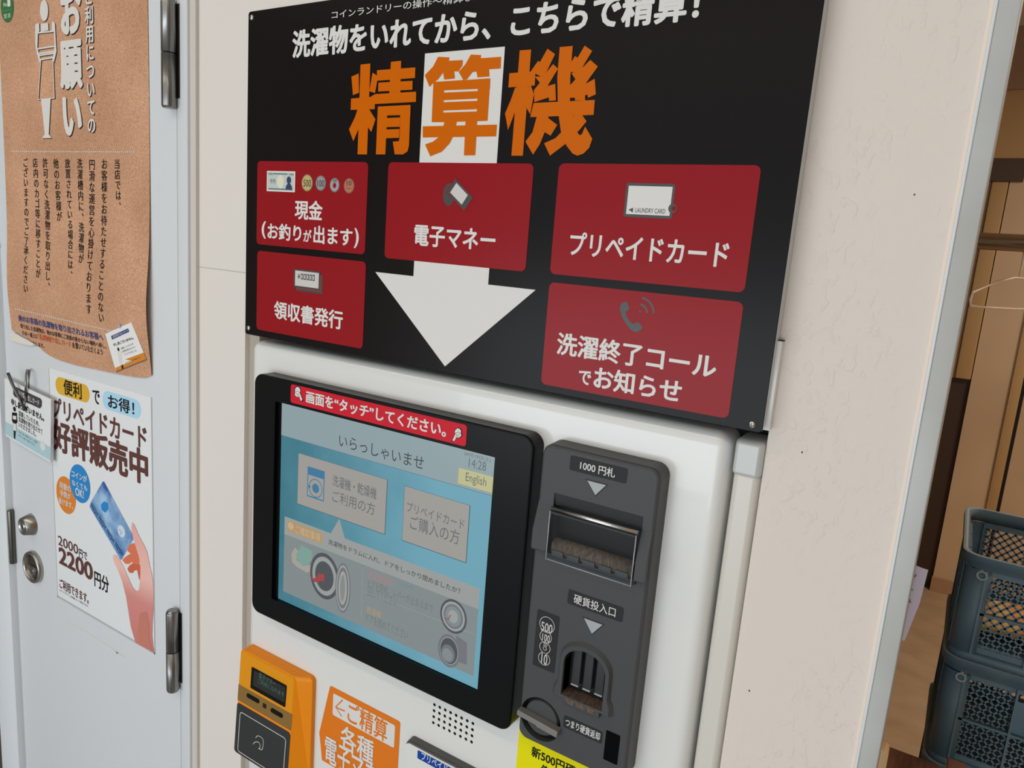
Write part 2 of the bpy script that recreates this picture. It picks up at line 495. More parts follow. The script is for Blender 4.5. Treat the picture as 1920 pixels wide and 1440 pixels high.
# doorway post at the right
pL, pR = P(1722, 780, YW - .004)[0], P(1769, 780, YW - .004)[0]
b = MB()
b.box(wEnd, YW - .001, 0, pL, YW + .1, 2.6, M_BEAD)
b.box(pL, YW - .004, 0, pL + .0025, YW + .1, 2.6, M_POSTE, .0008)  # pale strip paints the highlight along the post's edge
b.box(pL + .0022, YW - .003, 0, pR, YW + .12, 2.6, M_POST, .0012)
structure(b.build('trim_2'))
b = MB(); b.box(P(2, 1400, YD - .012)[0], YW, 2.1, wcor, YW + .1, 2.6, M_WALL2); structure(b.build('wall_over_door'))
# floor, ceiling, side walls
M_FLOOR = noise_color(mat('worn_tan_floor', (176, 142, 104), 0.55), (164, 137, 106), (180, 152, 121), 6, 6, (1, 1.6, 1), bump=0.03)
b = MB(); b.box(-3.2, YW + .06, -.05, 2.6, 3.6, 0, M_FLOOR); structure(b.build('floor'))
b = MB(); b.box(-3.2, -4.2, -.05, 2.6, YW + .06, 0, noise_color(mat('grey_vinyl_floor', (150, 150, 150), .5), (150, 150, 149), (164, 164, 163), 6, 3)); structure(b.build('floor_front'))
b = MB(); b.box(-3.2, -4.2, 2.6, 2.6, 3.6, 2.65, mat('white_ceiling', (205, 200, 192), .9)); structure(b.build('ceiling'))
b = MB(); b.box(-3.25, -4.2, 0, -3.2, 3.6, 2.6, mat('side_wall_paint', (150, 140, 130), .9)); structure(b.build('wall_left'))
b = MB(); b.box(2.6, -4.2, 0, 2.65, 3.6, 2.6, mat('tan_wall_paint', (170, 140, 108), .9)); structure(b.build('wall_far_right'))

# ------------------------------------------------------------------ steel door at the left
dL, dR = P(23, 900, YD)[0], P(334, 700, YD)[0]
b = MB(); b.box(dL, YD, .02, dR, YD + .04, 2.05, M_DOOR, .0012)
door = structure(b.build('door_1'))
b = MB()
fr = P(353, 700, YD - .001)[0]
b.box(dR + .0022, YD - .001, 0, fr, YW + .05, 2.1, M_DOOR, .0015)
b.box(fr - .002, YD + .003, 0, wcor + .002, YW + .05, 2.1, mat('frame_return', (190, 184, 177), .5))
fo, fi, fm = P(2, 1400, YD - .012)[0], P(28, 1300, YD - .012)[0], P(34, 1300, YD)[0]
b.box(fo, YD - .012, 0, fi, YW + .05, 2.1, mat('door_frame_white', (206, 210, 214), .4), .0015)
b.box(fi - .001, YD - .004, 0, fm, YW + .05, 2.1, M_DOOR)
b.box(fm - .001, YD + .002, 0, dL - .002, YW + .05, 2.1, noise_color(mat('chipped_paint_edge', (196, 198, 200), .6), (70, 68, 66), (200, 202, 204), 55, 3, (1, 1, .5), .30, .36))
b.box(dL - .0025, YD + .02, 0, dL, YW + .05, 2.05, M_VOID); b.box(dR, YD + .02, 0, dR + .0025, YW + .05, 2.05, M_VOID)
b.box(fi, YD - .001, 2.052, fr, YW + .05, 2.1, M_DOOR, .001)
b.build('door_frame', door)
b = MB(); b.box(-3.2, .06, 0, fo - .001, .1, 2.6, mat('dark_void_panel', (60, 54, 48), .8)); structure(b.build('wall_side'))  # added panel, its dark colour stands for the dark void past the frame
A = Art(YD, .0002)
A.line(((124, 1166), (160, 1184), (198, 1209), (236, 1234)), .0035, mat('tape_residue', (194, 196, 186), .6)); A.poly(((216, 1221), (222, 1224), (220.5, 1226)), mat('wall_speck', (60, 52, 46), .8), 1)
A.build('tape_residue', door)
def hinge(cx, zt, zm, zb):
    b = MB(); r = .0098; y = YD - .009
    x = cx
    b.lathe([(r * .86, zb - .002), (r, zb + .001), (r, zm - .0007)], (x, y, 0), M_STEEL, 'z', 28, cap0=True)
    b.lathe([(r, zm + .0007), (r, zt - .003), (r * .97, zt - .001), (r * .93, zt)], (x, y, 0), M_STEEL, 'z', 28, cap0=True)
    b.lathe([(r * .8, zm - .001), (r * .8, zm + .001)], (x, y, 0), M_DSTEEL, 'z', 20)
    b.lathe([(r * .82, zt - .001), (r * .82, zt + .002), (r * .7, zt + .003)], (x, y, 0), M_STEEL, 'z', 24)
    b.box(x, YD - .002, zb + .012, x + .0125, YD + .001, zt - .002, M_DSTEEL)
    o = b.build('door_hinge', door); return o
yh = YD - .009
hinge(P(324, 1220, yh)[0], P(322, 1146, yh)[1], P(324, 1220, yh)[1], P(324, 1292, yh)[1])
hinge(P(316.5, 100, yh)[0], P(316, 2, yh)[1], P(316, 100, yh)[1], P(316, 200, yh)[1])
# key cylinder
b = MB(); c = P(60, 983, YD)
b.lathe([(.021, 0), (.0205, .002), (.016, .0165), (.0145, .0172), (.012, .0172), (.0115, .0155), (.006, .0155), (.0055, .0168), (.0035, .0168)], (c[0], YD, c[1]), M_SATIN, n=48)
k = b.build('key_cylinder', door)
b = MB(); b.box(c[0] - .0006, YD - .0172, c[1] - .0025, c[0] + .0006, YD - .0165, c[1] + .0025, M_VOID); b.build('keyhole', k)
# ring pull
b = MB(); c = P(66, 1062, YD)
b.lathe([(.031, 0), (.031, .004), (.030, .0075), (.028, .0088), (.0255, .0084), (.0245, .006), (.0235, .003), (.0225, .0012)], (c[0], YD, c[1]), M_SATIN, n=56)
k = b.build('ring_pull', door)
b = MB()
b.lathe([(.0225, .0022), (.022, .0032), (.015, .0036)], (c[0], YD, c[1]), mat('pull_dish_steel', (104, 98, 88), .26, metal=1.0), n=40)
b.prism([(c[0] + .017 * math.cos(math.radians(a)), c[1] + .002 + .017 * math.sin(math.radians(a))) for a in range(180, 361, 12)], YD - .0056, YD - .003, M_STEEL)
b.lathe([(.003, .0035), (.003, .0065), (.002, .007)], (c[0] + .004, YD, c[1] - .006), M_STEEL, n=16)
b.build('pull_flap', k)
# pivot bar in the edge
b = MB(); x, z1 = P(22, 957, YD - .004); z0 = P(24, 1055, YD - .004)[1]
b.lathe([(.0055, z0), (.006, z0 + .002), (.006, z1 - .002), (.0055, z1)], (x - .004, YD - .004, 0), M_DSTEEL, 'z', 20, cap0=True)
b.build('pivot_bar', door)

# ================================================================== SIGN BOARD
sBL, sTL = P(459, 624, 0), P(466, 22, 0)
s_x1 = (P(1547, 0, 0)[0] + P(1431, 792, 0)[0]) / 2
s_z0 = (sBL[1] + P(1418, 813, 0)[1]) / 2
s_x0 = (sBL[0] + sTL[0]) / 2
SB = (s_x0, s_z0, s_x1, sTL[1])
sign = thing('sign_board', 'large black wall sign with orange title, red cards and white arrow above the payment machine', 'sign', ((s_x0 + s_x1) / 2, YW, s_z0))
b = MB()
R = rings_rr(SB, .004, ((0, .0022), (0, .0004), (.0004, 0)))
b.loft(R[:2], M_ALU, cap0=True, cap1=False); b.loft(R[1:], M_SIGN, cap1=True)
b.build('panel', sign)
b = MB(); b.box(s_x0 + .003, .0022, s_z0 + .007, s_x1 - .001, YW, SB[3] - .004, mat('grey_white_box', (176, 180, 180), .35)); b.build('backing_box', sign)
bx = P(1467, 640, .014)
b = MB(); b.box(s_x1 - .01, .0125, s_z0 + .0005, bx[0], YW, bx[1], M_CAB, .0003)
b.box(s_x1 - .01, .0135, bx[1] - .0002, bx[0] + .0006, YW, bx[1] + .0005, M_VOID); b.build('side_bracket', sign)
def screw(p, parent, r=.0032):
    x, z = P(p[0], p[1], 0); b = MB()
    b.lathe([(r, 0), (r * .95, .0008), (r * .6, .0016), (r * .2, .0019)], (x, 0, z), M_CHR, n=24)
    b.box(x - r * .6, -.00205, z - .0003, x + r * .6, -.0015, z + .0003, M_VOID); b.box(x - .0003, -.00205, z - r * .6, x + .0003, -.0015, z + r * .6, M_VOID)
    return b.build('screw', parent)
for q in ((472, 33), (466, 615), (1410, 796)): screw(q, sign)
A = Art(YS)
A.text('コインランドリーの操作～精算まで', (622, 36), (910, -18), M_WHT, .004); A.build('small_heading', sign); A = Art(YS)
A.text('洗濯物をいれてから、こちらで精算！', (548, 110), (1318, -36), M_WHT, .034)
A.build('large_heading', sign)
A = Art(YS)
W1 = [A.p(796, 101), A.p(947, 87), A.p(917, 503), A.p(777, 520)]
ax0 = (A.p(796, 101)[0] + A.p(777.5, 500)[0]) / 2; ax1 = (A.p(947, 87)[0] + A.p(916.5, 520)[0]) / 2
zt = (A.p(796, 101)[1] + A.p(947, 87)[1]) / 2; zs = (A.p(777, 517)[1] + A.p(916, 534)[1]) / 2
tipL, tipR, tip = A.p(704, 509), A.p(1004.5, 544.5), A.p(834.5, 687)
zh = (tipL[1] + tipR[1]) / 2; tc_ = (ax0 + ax1) / 2
A.pts([(ax0, zt), (ax0, zh), (tipL[0], zh), (tip[0], tip[1]), (tipR[0], zh), (ax1, zh), (ax1, zt)], M_WHT, 0)
A.build('arrow', sign)
# the three heavy title characters, stroke by stroke
T1 = (((1150, 690), (1215, 662), (1218, 835), (1163, 858)), ((1232, 582), (1320, 573), (1290, 1390), (1205, 1390)), ((1340, 655), (1394, 690), (1388, 700), (1362, 838), (1310, 822)), ((1147, 888), (1360, 870), (1360, 983), (1143, 990)),
      ((1205, 985), (1262, 985), (1235, 1110), (1167, 1272), (1128, 1165), (1180, 1060)), ((1290, 985), (1310, 985), (1366, 1075), (1328, 1190), (1290, 1130)),
      ((1505, 558), (1597, 548), (1590, 850), (1490, 860)), ((1380, 633), (1725, 608), (1722, 703), (1380, 728)), ((1393, 745), (1700, 728), (1698, 808), (1390, 825)), ((1362, 848), (1732, 826), (1730, 918), (1310, 940), (1310, 880)),
      ((1388, 960), (1475, 956), (1455, 1390), (1370, 1390)), ((1388, 960), (1682, 945), (1680, 1034), (1385, 1043)), ((1592, 950), (1682, 945), (1668, 1310), (1655, 1362), (1615, 1390), (1540, 1390), (1522, 1275), (1576, 1272), (1584, 1240)),
      ((1470, 1063), (1588, 1058), (1585, 1142), (1463, 1145)), ((1463, 1166), (1583, 1162), (1580, 1241), (1458, 1245)))
T2 = (((225, 678), (300, 600), (345, 512), (447, 518), (443, 548), (568, 541), (565, 588), (528, 645), (490, 643), (497, 708), (400, 717), (390, 655), (345, 715), (300, 750), (268, 783)),
      ((640, 492), (733, 497), (728, 525), (912, 512), (908, 617), (803, 625), (808, 690), (700, 697), (690, 645), (655, 650), (605, 715), (572, 722), (530, 648), (590, 580)),
      ((303, 738), (402, 732), (388, 1100), (287, 1100)), ((303, 738), (815, 706), (812, 797), (300, 818)), ((706, 712), (815, 706), (790, 1088), (690, 1092)),
      ((398, 834), (708, 820), (703, 888), (395, 903)), ((393, 921), (702, 908), (698, 983), (390, 996)), ((388, 1014), (696, 1003), (692, 1092), (384, 1100)),
      ((207, 1138), (875, 1122), (868, 1228), (207, 1238)), ((402, 1090), (515, 1090), (505, 1140), (480, 1230), (450, 1290), (380, 1365), (275, 1408), (228, 1300), (300, 1275), (350, 1235), (385, 1180), (395, 1130)), ((592, 1086), (697, 1086), (680, 1398), (578, 1400)))
T3 = (((1080, 455), (1183, 447), (1108, 1402), (1005, 1402)), ((987, 660), (1222, 642), (1215, 770), (978, 788)), ((1040, 785), (1070, 800), (1040, 1000), (975, 1172), (948, 1022), (1000, 900)), ((1160, 772), (1180, 772), (1208, 848), (1175, 1030), (1135, 960)),
      ((1330, 440), (1398, 488), (1325, 640), (1290, 700), (1180, 642), (1245, 550), (1262, 560)), ((1380, 578), (1425, 620), (1330, 775), (1400, 755), (1405, 905), (1345, 910), (1342, 878), (1212, 920), (1208, 812), (1262, 745), (1215, 690), (1290, 690)),
      ((1440, 425), (1557, 415), (1535, 700), (1532, 920), (1560, 1050), (1592, 1120), (1598, 1190), (1618, 1218), (1640, 1208), (1668, 1140), (1733, 1250), (1705, 1330), (1655, 1382), (1600, 1402), (1555, 1382), (1500, 1310), (1450, 1180), (1425, 1000), (1418, 700)),
      ((1205, 928), (1755, 900), (1745, 1035), (1175, 1055)), ((1235, 1045), (1338, 1045), (1338, 1065), (1418, 1125), (1358, 1222), (1305, 1190), (1260, 1300), (1200, 1392), (1132, 1275), (1195, 1190)),
      ((1590, 1036), (1640, 1036), (1682, 1092), (1620, 1168), (1500, 1290), (1352, 1402), (1300, 1290), (1400, 1245), (1465, 1180), (1545, 1095), (1552, 1050)),
      ((1665, 412), (1732, 460), (1645, 605), (1690, 640), (1590, 648), (1535, 650), (1545, 560), (1578, 505), (1600, 522)), ((1715, 540), (1783, 600), (1672, 755), (1755, 710), (1765, 850), (1695, 882), (1690, 852), (1668, 860), (1668, 905), (1578, 905), (1576, 880), (1532, 882), (1530, 772), (1582, 715), (1545, 660), (1590, 640), (1630, 625)))
for name, T, ox in (('title_character', T1, 420), ('title_character', T2, 750), ('title_character', T3, 750)):
    A = Art(YS)
    for i, q in enumerate(T): A.poly(q, M_ORG, 2 + .06 * i, (ox, 0), 4.8)
    A.build(name, sign)
def card(name, q, texts, draw):
    A = Art(YS); A.rect(*q, .0055, M_RED, 1)
    o = A.build(name, sign)
    A = Art(YS)
    for t in texts: A.text(t[0], t[1], t[2], M_WHT, t[3] if len(t) > 3 else .025, 2)
    A.build('lettering', o)
    A = Art(YS); draw(A); A.build('icon', o)
def d_cash(A):
    bill, teal, navy = mat('banknote_print', (176, 186, 180), .4), mat('banknote_teal', (72, 100, 104), .4), mat('navy_print', (38, 52, 88), .4)
    A.rect((501, 320), (554, 322), (553.5, 361), (501, 358), .0003, mat('banknote_rim', (206, 208, 200), .4), 2)
    A.rect((503, 322.5), (552, 324.5), (551.5, 358.5), (503, 355.5), .0003, bill, 3)
    A.circ((526.5, 341), 6.5, 13, mat('banknote_oval', (206, 202, 184), .4), 4)
    A.text('千円', (507, 344), (517, 336), navy, .01, 4); A.text('1000', (504, 328), (512.5, 324), navy, 0, 4); A.text('1000', (543, 329), (551.5, 325.5), navy, 0, 4)
    A.bar((513.5, 327), (540, 325.5), .0002, teal, 4); A.bar((504, 355), (536, 354), .0002, teal, 4)
    A.circ((542.5, 338), 4.2, 7, navy, 4); A.pts([A.p(*q) for q in ((536, 356), (537, 349), (540, 344.5), (545, 344.5), (548, 349.5), (549, 357))], navy, 4)
    for c, r, ry, col, t, tl, tr in (((576.5, 343), 10.4, 16, (176, 160, 104), '500', (569.5, 350), (584, 337)), ((602, 343.5), 9.7, 14.5, (140, 136, 138), '100', (595.5, 350), (609, 338)),
                             ((628, 347), 9, 13.5, (150, 148, 152), '50', (624.5, 342), (632, 336)), ((655, 348.5), 10, 14.5, (164, 104, 80), '10', (650.5, 348), (660, 339))):
        rim = mat('coin_rim_' + t, [v * .72 for v in col], .35); A.circ(c, r, ry, rim, 2); A.circ(c, r - 1.2, ry - 1.8, mat('coin_' + t, col, .3), 3)
        A.text(t, tl, tr, M_GRYP, .004, 4)
    A.circ((628, 348), 3, 5, M_RED, 4); A.bar((650, 354), (660, 353), .0002, mat('coin_rim_10', (0, 0, 0)), 4)
def d_emoney(A):
    A.circ((842, 365), 10.5, 21.5, M_GRYP, 2)
    A.poly(((854.6, 333), (889, 371), (871.5, 397), (836, 361)), M_RED, 3); A.poly(((854.6, 335), (887, 370.6), (871, 394.6), (838, 361)), M_GRYP, 4)
    A.poly(((856.7, 343), (878, 366), (866.7, 384), (845, 361)), M_LGP, 5)
def d_card(A):
    A.rect((1175, 343.5), (1267, 344.5), (1260, 410), (1169.5, 407), .002, M_GRYP, 2)
    A.rect((1180, 348.7), (1262, 350), (1255.5, 404.6), (1173.7, 401.5), .0003, M_WHT, 3)
    A.circ((1262, 391), 8.5, 0, M_GRYP, 4); A.circ((1264.5, 391), 4.5, 0, M_RED, 5)
    A.text('LAUNDRY CARD', (1191.5, 398.5), (1248.5, 392), M_GRYP, .006, 4); A.poly(((1179, 393.5), (1187.7, 389.4), (1187.3, 398.5)), M_GRYP, 4)
def d_receipt(A):
    A.rect((556, 511), (606, 515.5), (605.5, 553), (556, 544.5), .0003, M_GRYP, 2); A.rect((556.5, 511), (603.5, 515), (603, 549), (556.5, 541), .0003, mat('dull_red_print', (112, 48, 46), .4), 3)
    A.rect((552, 504.5), (601, 508.5), (600.3, 544), (551.5, 538.5), .0003, M_GRYP, 4); A.rect((554.5, 507.5), (599, 511.5), (598, 540.8), (554, 535.5), .0003, M_LGP, 5)
    A.text('¥', (559, 522.5), (564, 514), M_GRYP, .01, 6)
    for k in range(5):
        x = 565.3 + k * 5.35
        A.rect((x, 513 + k * .55), (x + 4.4, 513.5 + k * .55), (x + 4.3, 524.2 + k * .7), (x, 523.6 + k * .7), .0001, M_GRYP, 6)
        A.rect((x + 1.1, 515 + k * .55), (x + 3.3, 515.4 + k * .55), (x + 3.2, 522.3 + k * .7), (x + 1.1, 521.8 + k * .7), .0001, M_LGP, 7)
def d_call(A):
    A.poly(((655, 205), (672, 190), (703, 180), (722, 228), (716, 244), (692, 262), (702, 295), (722, 325), (745, 352), (786, 334), (818, 366), (817, 384), (795, 402), (770, 412), (735, 398), (700, 352), (668, 300), (652, 250)), M_GRYP, 2, (1000, 520), 4)
    for r0, wd in ((12, .0016), (62, .0019), (112, .0019)):
        pts = [(792 + r0 * math.cos(math.radians(a)), 265 + r0 * 1.02 * math.sin(math.radians(a))) for a in range(-78, 9, 8)]
        A.line(pts, wd, M_GRYP, 2, False, (1000, 520), 4)
card('cash_card', ((483, 302), (690, 304), (685.5, 478), (481.5, 457)), (('現金', (553, 411), (606, 377)), ('(', (491, 447), (499.5, 415)), ('お釣り', (502, 448), (566, 422)), ('が', (569, 453), (585, 431)), ('出ます', (588, 456), (662, 428)), (')', (664, 465), (674, 428))), d_cash)
card('electronic_money_card', ((728, 304), (1001, 307), (986, 509), (722, 484)), (('電子マネー', (776, 460), (931, 431)),), d_emoney)
card('prepaid_card', ((1048, 307.5), (1428, 308.5), (1396.5, 547), (1032, 515)), (('プリペイドカード', (1067, 478), (1370, 453), .022),), d_card)
card('receipt_card', ((482, 469.5), (685.5, 491), (681.5, 655), (482, 617)), (('領収書発行', (514, 597), (644, 583)),), d_receipt)
card('finish_call_card', ((1030, 531), (1394, 564), (1367, 785), (1015, 720)), (('洗濯終了コール', (1043, 664), (1347, 665)), ('で', (1084, 719), (1110, 697)), ('お知らせ', (1112, 727), (1281, 713))), d_call)

# ================================================================== PAYMENT MACHINE CABINET
machine = thing('payment_machine', 'white built-in coin laundry payment machine set into the wall below the black sign', 'payment machine', ((mxL + mxR) / 2, YC, 0.3))
ctop = P(560, 678, YC)[1]
b = MB()
R = rings_rr((mxL,   .06, mxR, ctop + .016), .014, ((0, YW + .06), (0, YC + .013), (.0012, YC + .007), (.004, YC + .003), (.008, YC + .0006), (.0125, YC)), 8)
b.loft(R, M_CAB, cap0=True, cap1=True, smooth=True)
for f in b.bm.faces:
    if len(f.verts) > 4: f.smooth = False
cab = b.build('cabinet_door', machine)
# perforated loudspeaker field
g = [P(*q, YC) for q in ((814.5, 1321), (886.5, 1357), (884, 1391.5), (812.5, 1355))]
hx0, hx1, hz1, hz0 = (g[0][0] + g[3][0]) / 2, (g[1][0] + g[2][0]) / 2, (g[0][1] + g[1][1]) / 2, (g[2][1] + g[3][1]) / 2
cb = MB(); db = MB()
for i in range(8):
    for j in range(4):
        x, z = hx0 + (hx1 - hx0) * i / 7, hz0 + (hz1 - hz0) * j / 3
        cb.lathe([(.00205, -.012), (.00205, .004)], (x, YC, z), M_VOID, n=16, cap0=True, sm=False)
        db.lathe([(.00204, -.0112), (.00204, -.0008)], (x, YC, z), M_GREYD, n=16, cap1=False)
        db.m0 = None
        db.flat([(q, YC + .0062, t) for q, t in ell(x, z, .00204, .00204, 16)], M_VOID)
cut(cab, cb)
db.build('speaker_grille', machine)
# side strip with its cap, and the frame in the gap on the left
xa, xb = P(1345, 1080, YC + .004)[0], opR - .0008
zc = P(1400, 893, YC + .004)[1]
b = MB()
R = rings_rr((xa, .06, xb, zc + .004), .006, ((0, YW + .05), (0, YC + .014), (.002, YC + .008), (.006, YC + .005)), 5)
b.loft(R, M_TRIM, cap1=True, smooth=True); b.build('side_strip', machine)
zt = P(1405, 828, YC)[1]
b = MB()
R = rings_rr((xa - .001, zc - .002, xb + .0004, zt), .005, ((0, YW + .05), (0, YC + .010), (.0015, YC + .005), (.0045, YC + .002)), 5)
b.loft(R, M_CAP, cap1=True, smooth=True); b.build('strip_cap', machine)
b = MB(); b.box(opL - .0005, YW + .006, .06, mxL - .001, YW + .03, zbk, mat('inner_frame', (160, 150, 139), .5)); b.box(mxL - .0012, YW + .012, .06, mxL, YW + .03, ctop, M_VOID); b.build('inner_frame', machine)  # taupe carries the shade of the recess in its colour

# ------------------------------------------------------------------ touch screen monitor
mon = thing('touchscreen_monitor', 'black framed touchscreen monitor with a blue welcome screen on the payment machine', 'monitor', (P(720, 980, YC)[0], YC, P(720, 980, YC)[1]))
MBX = box4((480, 699), (1002, 820), (955, 1378), (468, 1141), YM)
OPN = box4((519, 753), (929, 858), (893.5, 1302), (506, 1118), YM)
b = MB()
R = rings_rr(MBX, .014, ((0, YC), (0, YM + .002), (.0007, YM + .0007), (.002, YM)))
R += [[(x, YM, z) for x, z in rr(*OPN, .0006)], [(x, YM + .0052, z) for x, z in rr(*OPN, .0006)]]
b.loft(R, M_BLK, cap0=True, cap1=False); b.build('bezel', mon)
YV = YM + .0050
VIS = (P(529, 756, YV)[0], P(892, 1291, YV)[1], OPN[2], OPN[3])
b = MB(); b.box(OPN[0], YV, OPN[1], OPN[2], YV + .004, OPN[3], M_BLK)
scr = b.build('screen', mon)
def grad_screen():
    m = mat('screen_teal', (8, 8, 9), .22, spec=.3, emit=(96, 148, 165))
    nt, N, L, bs = nodes(m)
    tc = N.new('ShaderNodeTexCoord'); nz = N.new('ShaderNodeTexNoise'); nz.inputs['Scale'].default_value = 16; nz.inputs['Detail'].default_value = 3
    sp = N.new('ShaderNodeSeparateXYZ'); mr = N.new('ShaderNodeMapRange')
    mr.inputs['From Min'].default_value = VIS[0]; mr.inputs['From Max'].default_value = VIS[2]
    ad = N.new('ShaderNodeMath'); ad.operation = 'MULTIPLY_ADD'; ad.inputs[1].default_value = .5; 
    rp = N.new('ShaderNodeValToRGB')
    rp.color_ramp.elements[0].position = .18; rp.color_ramp.elements[0].color = lin((52, 112, 127)) + [1]
    rp.color_ramp.elements[1].position = 1.05; rp.color_ramp.elements[1].color = lin((108, 162, 180)) + [1]
    L.new(tc.outputs['Object'], nz.inputs['Vector']); L.new(tc.outputs['Object'], sp.inputs[0]); L.new(sp.outputs[0], mr.inputs['Value'])
    L.new(nz.outputs['Fac'], ad.inputs[0]); L.new(mr.outputs[0], ad.inputs[2]); L.new(ad.outputs[0], rp.inputs[0]); L.new(rp.outputs[0], bs.inputs['Emission Color'])
    return m
G_BG = grad_screen()
G_BAND, G_BTN, G_HEAD, G_BODY = glow('screen_band', (140, 158, 163)), glow('screen_button', (156, 153, 148)), glow('screen_header', (150, 155, 153)), glow('screen_body', (128, 137, 138))
G_TXT, G_TXT2, G_YEL, G_ORG, G_PNK, G_LIN = glow('screen_ink', (52, 60, 64)), glow('screen_grey_ink', (96, 102, 106)), glow('screen_yellow', (186, 184, 136)), glow('screen_orange', (176, 146, 108)), glow('screen_pink', (166, 124, 128)), glow('screen_line', (150, 158, 158))
G_BLU, G_DRK, G_MID, G_RED, G_TEA = glow('screen_blue', (62, 118, 156)), glow('screen_dark', (76, 80, 86)), glow('screen_mid', (112, 114, 120)), glow('screen_red', (160, 66, 70)), glow('screen_mint', (122, 158, 148))
A = Art(YV, .0002)
A.pts(rr(*VIS, .0003), G_BG, 0)
bz = (A.p(529, 816.5)[1] + A.p(921, 928)[1]) / 2
A.pts([(VIS[0], bz), (VIS[2], bz), (VIS[2], VIS[3]), (VIS[0], VIS[3])], G_BAND, 1)
A.pts([(VIS[0], bz - .0005), (VIS[2], bz - .0005), (VIS[2], bz), (VIS[0], bz)], glow('screen_band_edge', (72, 110, 124)), 1)
A.text('いらっしゃいませ', (636, 837), (796, 857), G_TXT, 0, 2)
A.text('09月19日(土)', (871, 855), (921, 859), G_TXT2, 0, 2); A.text('14:28', (879, 875), (912.5, 867), G_TXT2, 0, 2)
yb = box4((860.5, 877.5), (924, 893), (921, 923), (859, 906.5), YV)
A.pts(rr(yb[0], yb[1], VIS[2], yb[3], .0004), G_YEL, 2); A.text('English', (873, 906), (913, 896), G_TXT2, 0, 3)
for q in (((561.5, 851), (726.5, 898.5), (721, 1000), (557, 944)), ((760, 911), (880.6, 948), (873.5, 1055), (754, 1011))):
    x0, z0, x1, z1 = box4(*q, YV)
    A.pts(rr(x0 - .0006, z0 - .001, x1 + .0012, z1 + .0004, .001), glow('screen_shadow', (74, 108, 118)), 1); A.pts(rr(x0, z0, x1, z1, .0006), G_BTN, 2)
A.text('洗濯機・乾燥機', (624, 910.5), (707, 915), G_TXT2, .004, 3); A.text('ご利用の方', (623.5, 940), (704, 944), G_TXT2, 0, 3)
A.text('プリペイドカード', (763, 958), (872, 974), G_TXT2, 0, 3); A.text('ご購入の方', (769, 991), (863, 995), G_TXT2, 0, 3)
A.rect((577, 875), (610, 882.5), (607.5, 940.5), (576.5, 930), .0006, G_BLU, 3); A.rect((578.5, 890), (608, 898), (606, 937.5), (578, 928), .0004, G_BTN, 4)
A.circ((592.7, 915.5), 13, 0, G_BLU, 5, .0012); A.circ((592.7, 915.5), 6.5, 0, G_BLU, 5); A.circ((581, 912), 2.2, 0, G_BLU, 5)
A.poly(((636.8, 972), (620, 1001), (647, 1010)), G_HEAD, 2)
hd = box4((534, 968), (900.5, 1103), (897.5, 1138), (534, 1004.5), YV); bd = box4((534, 1004.5), (897.5, 1138), (887.5, 1269), (529.8, 1106), YV)
A.pts(rr(hd[0], bd[1], hd[2], hd[1], .0003), G_BODY, 2); A.pts(rr(hd[0], hd[1], hd[2], hd[3], .0003), G_HEAD, 2)
A.bar((539, 995), (605.5, 999), .004, G_ORG, 3); A.circ((546, 986), 5, 0, glow('screen_pale_orange', (196, 172, 140)), 4); A.text('!', (545, 990), (547, 982), G_ORG, 0, 5)
A.text('ご確認事項', (555, 999), (601, 1001), glow('screen_pale_orange', (196, 172, 140)), 0, 4)
A.text('洗濯物をドラムに入れ、ドアをしっかり閉めましたか？', (616, 1020), (864, 1103), G_TXT, .004, 3)
A.poly(((240, 480), (290, 402), (325, 420), (375, 452), (372, 520), (330, 568), (275, 555)), G_TEA, 3, (500, 930), 4.364)
A.poly(((205, 470), (235, 420), (260, 450), (245, 520), (300, 570), (390, 560), (400, 610), (330, 625), (250, 580), (210, 540)), glow('screen_cream', (160, 158, 150)), 2.5, (500, 930), 4.364)
for i, (rx, ry, g) in enumerate(((27.5, 43, G_DRK), (23, 36, G_HEAD), (17.5, 27.5, G_DRK))): A.circ((609, 1080), rx, ry, g, 4 + i)
for i, (rx, ry, g) in enumerate(((14.5, 47, G_MID), (12.5, 43, G_LIN), (10.5, 39, G_MID), (8, 32, glow('screen_cream', (160, 158, 150))), (4.5, 25, G_BODY))): A.circ((644, 1102), rx, ry, g, 7 + i)
A.poly(((352, 640), (385, 672), (415, 664), (430, 632), (474, 640), (476, 700), (450, 690), (420, 706), (392, 700)), G_RED, 7, (500, 930), 4.364)
A.line(((681, 1064), (677.5, 1163)), .0004, G_LIN, 3); A.line(((681, 1108), (892, 1190)), .0004, G_LIN, 3)
G_FNT = glow('screen_faint_ink', (108, 116, 120)); A.text('洗濯乾燥機', (690, 1082), (737, 1086), G_PNK, 0, 3); A.text('・洗濯機', (741, 1094), (775, 1099), glow('screen_faint_blue', (110, 134, 146)), 0, 3); A.text('ドアを閉め、レバーが止まるまで', (690, 1100), (813, 1133), G_FNT, 0, 3); A.text('回してください', (690, 1116), (745, 1120), G_FNT, 0, 3)
A.text('乾燥機', (688, 1148), (715, 1147), G_ORG, 0, 3); A.text('ドアを閉めてください', (687, 1166), (766, 1183), G_FNT, 0, 3)
for i, (rx, ry, g) in enumerate(((25.5, 32, G_DRK), (22, 27.5, G_LIN), (18.5, 23, G_MID), (15, 19, G_BODY), (9, 12, G_LIN))): A.circ((850.6, 1155.5), rx, ry, g, 3 + i)
A.line(((836, 1158), (842, 1161), (846, 1152)), .0012, G_RED, 9)
A.poly(((855, 1190), (876, 1205), (876, 1246), (862, 1242)), G_MID, 3)
for i, (rx, ry, g) in enumerate(((21.5, 31, G_MID), (17.5, 26, G_LIN), (16.5, 24.5, G_DRK))): A.circ((842.6, 1220), rx, ry, g, 4 + i)
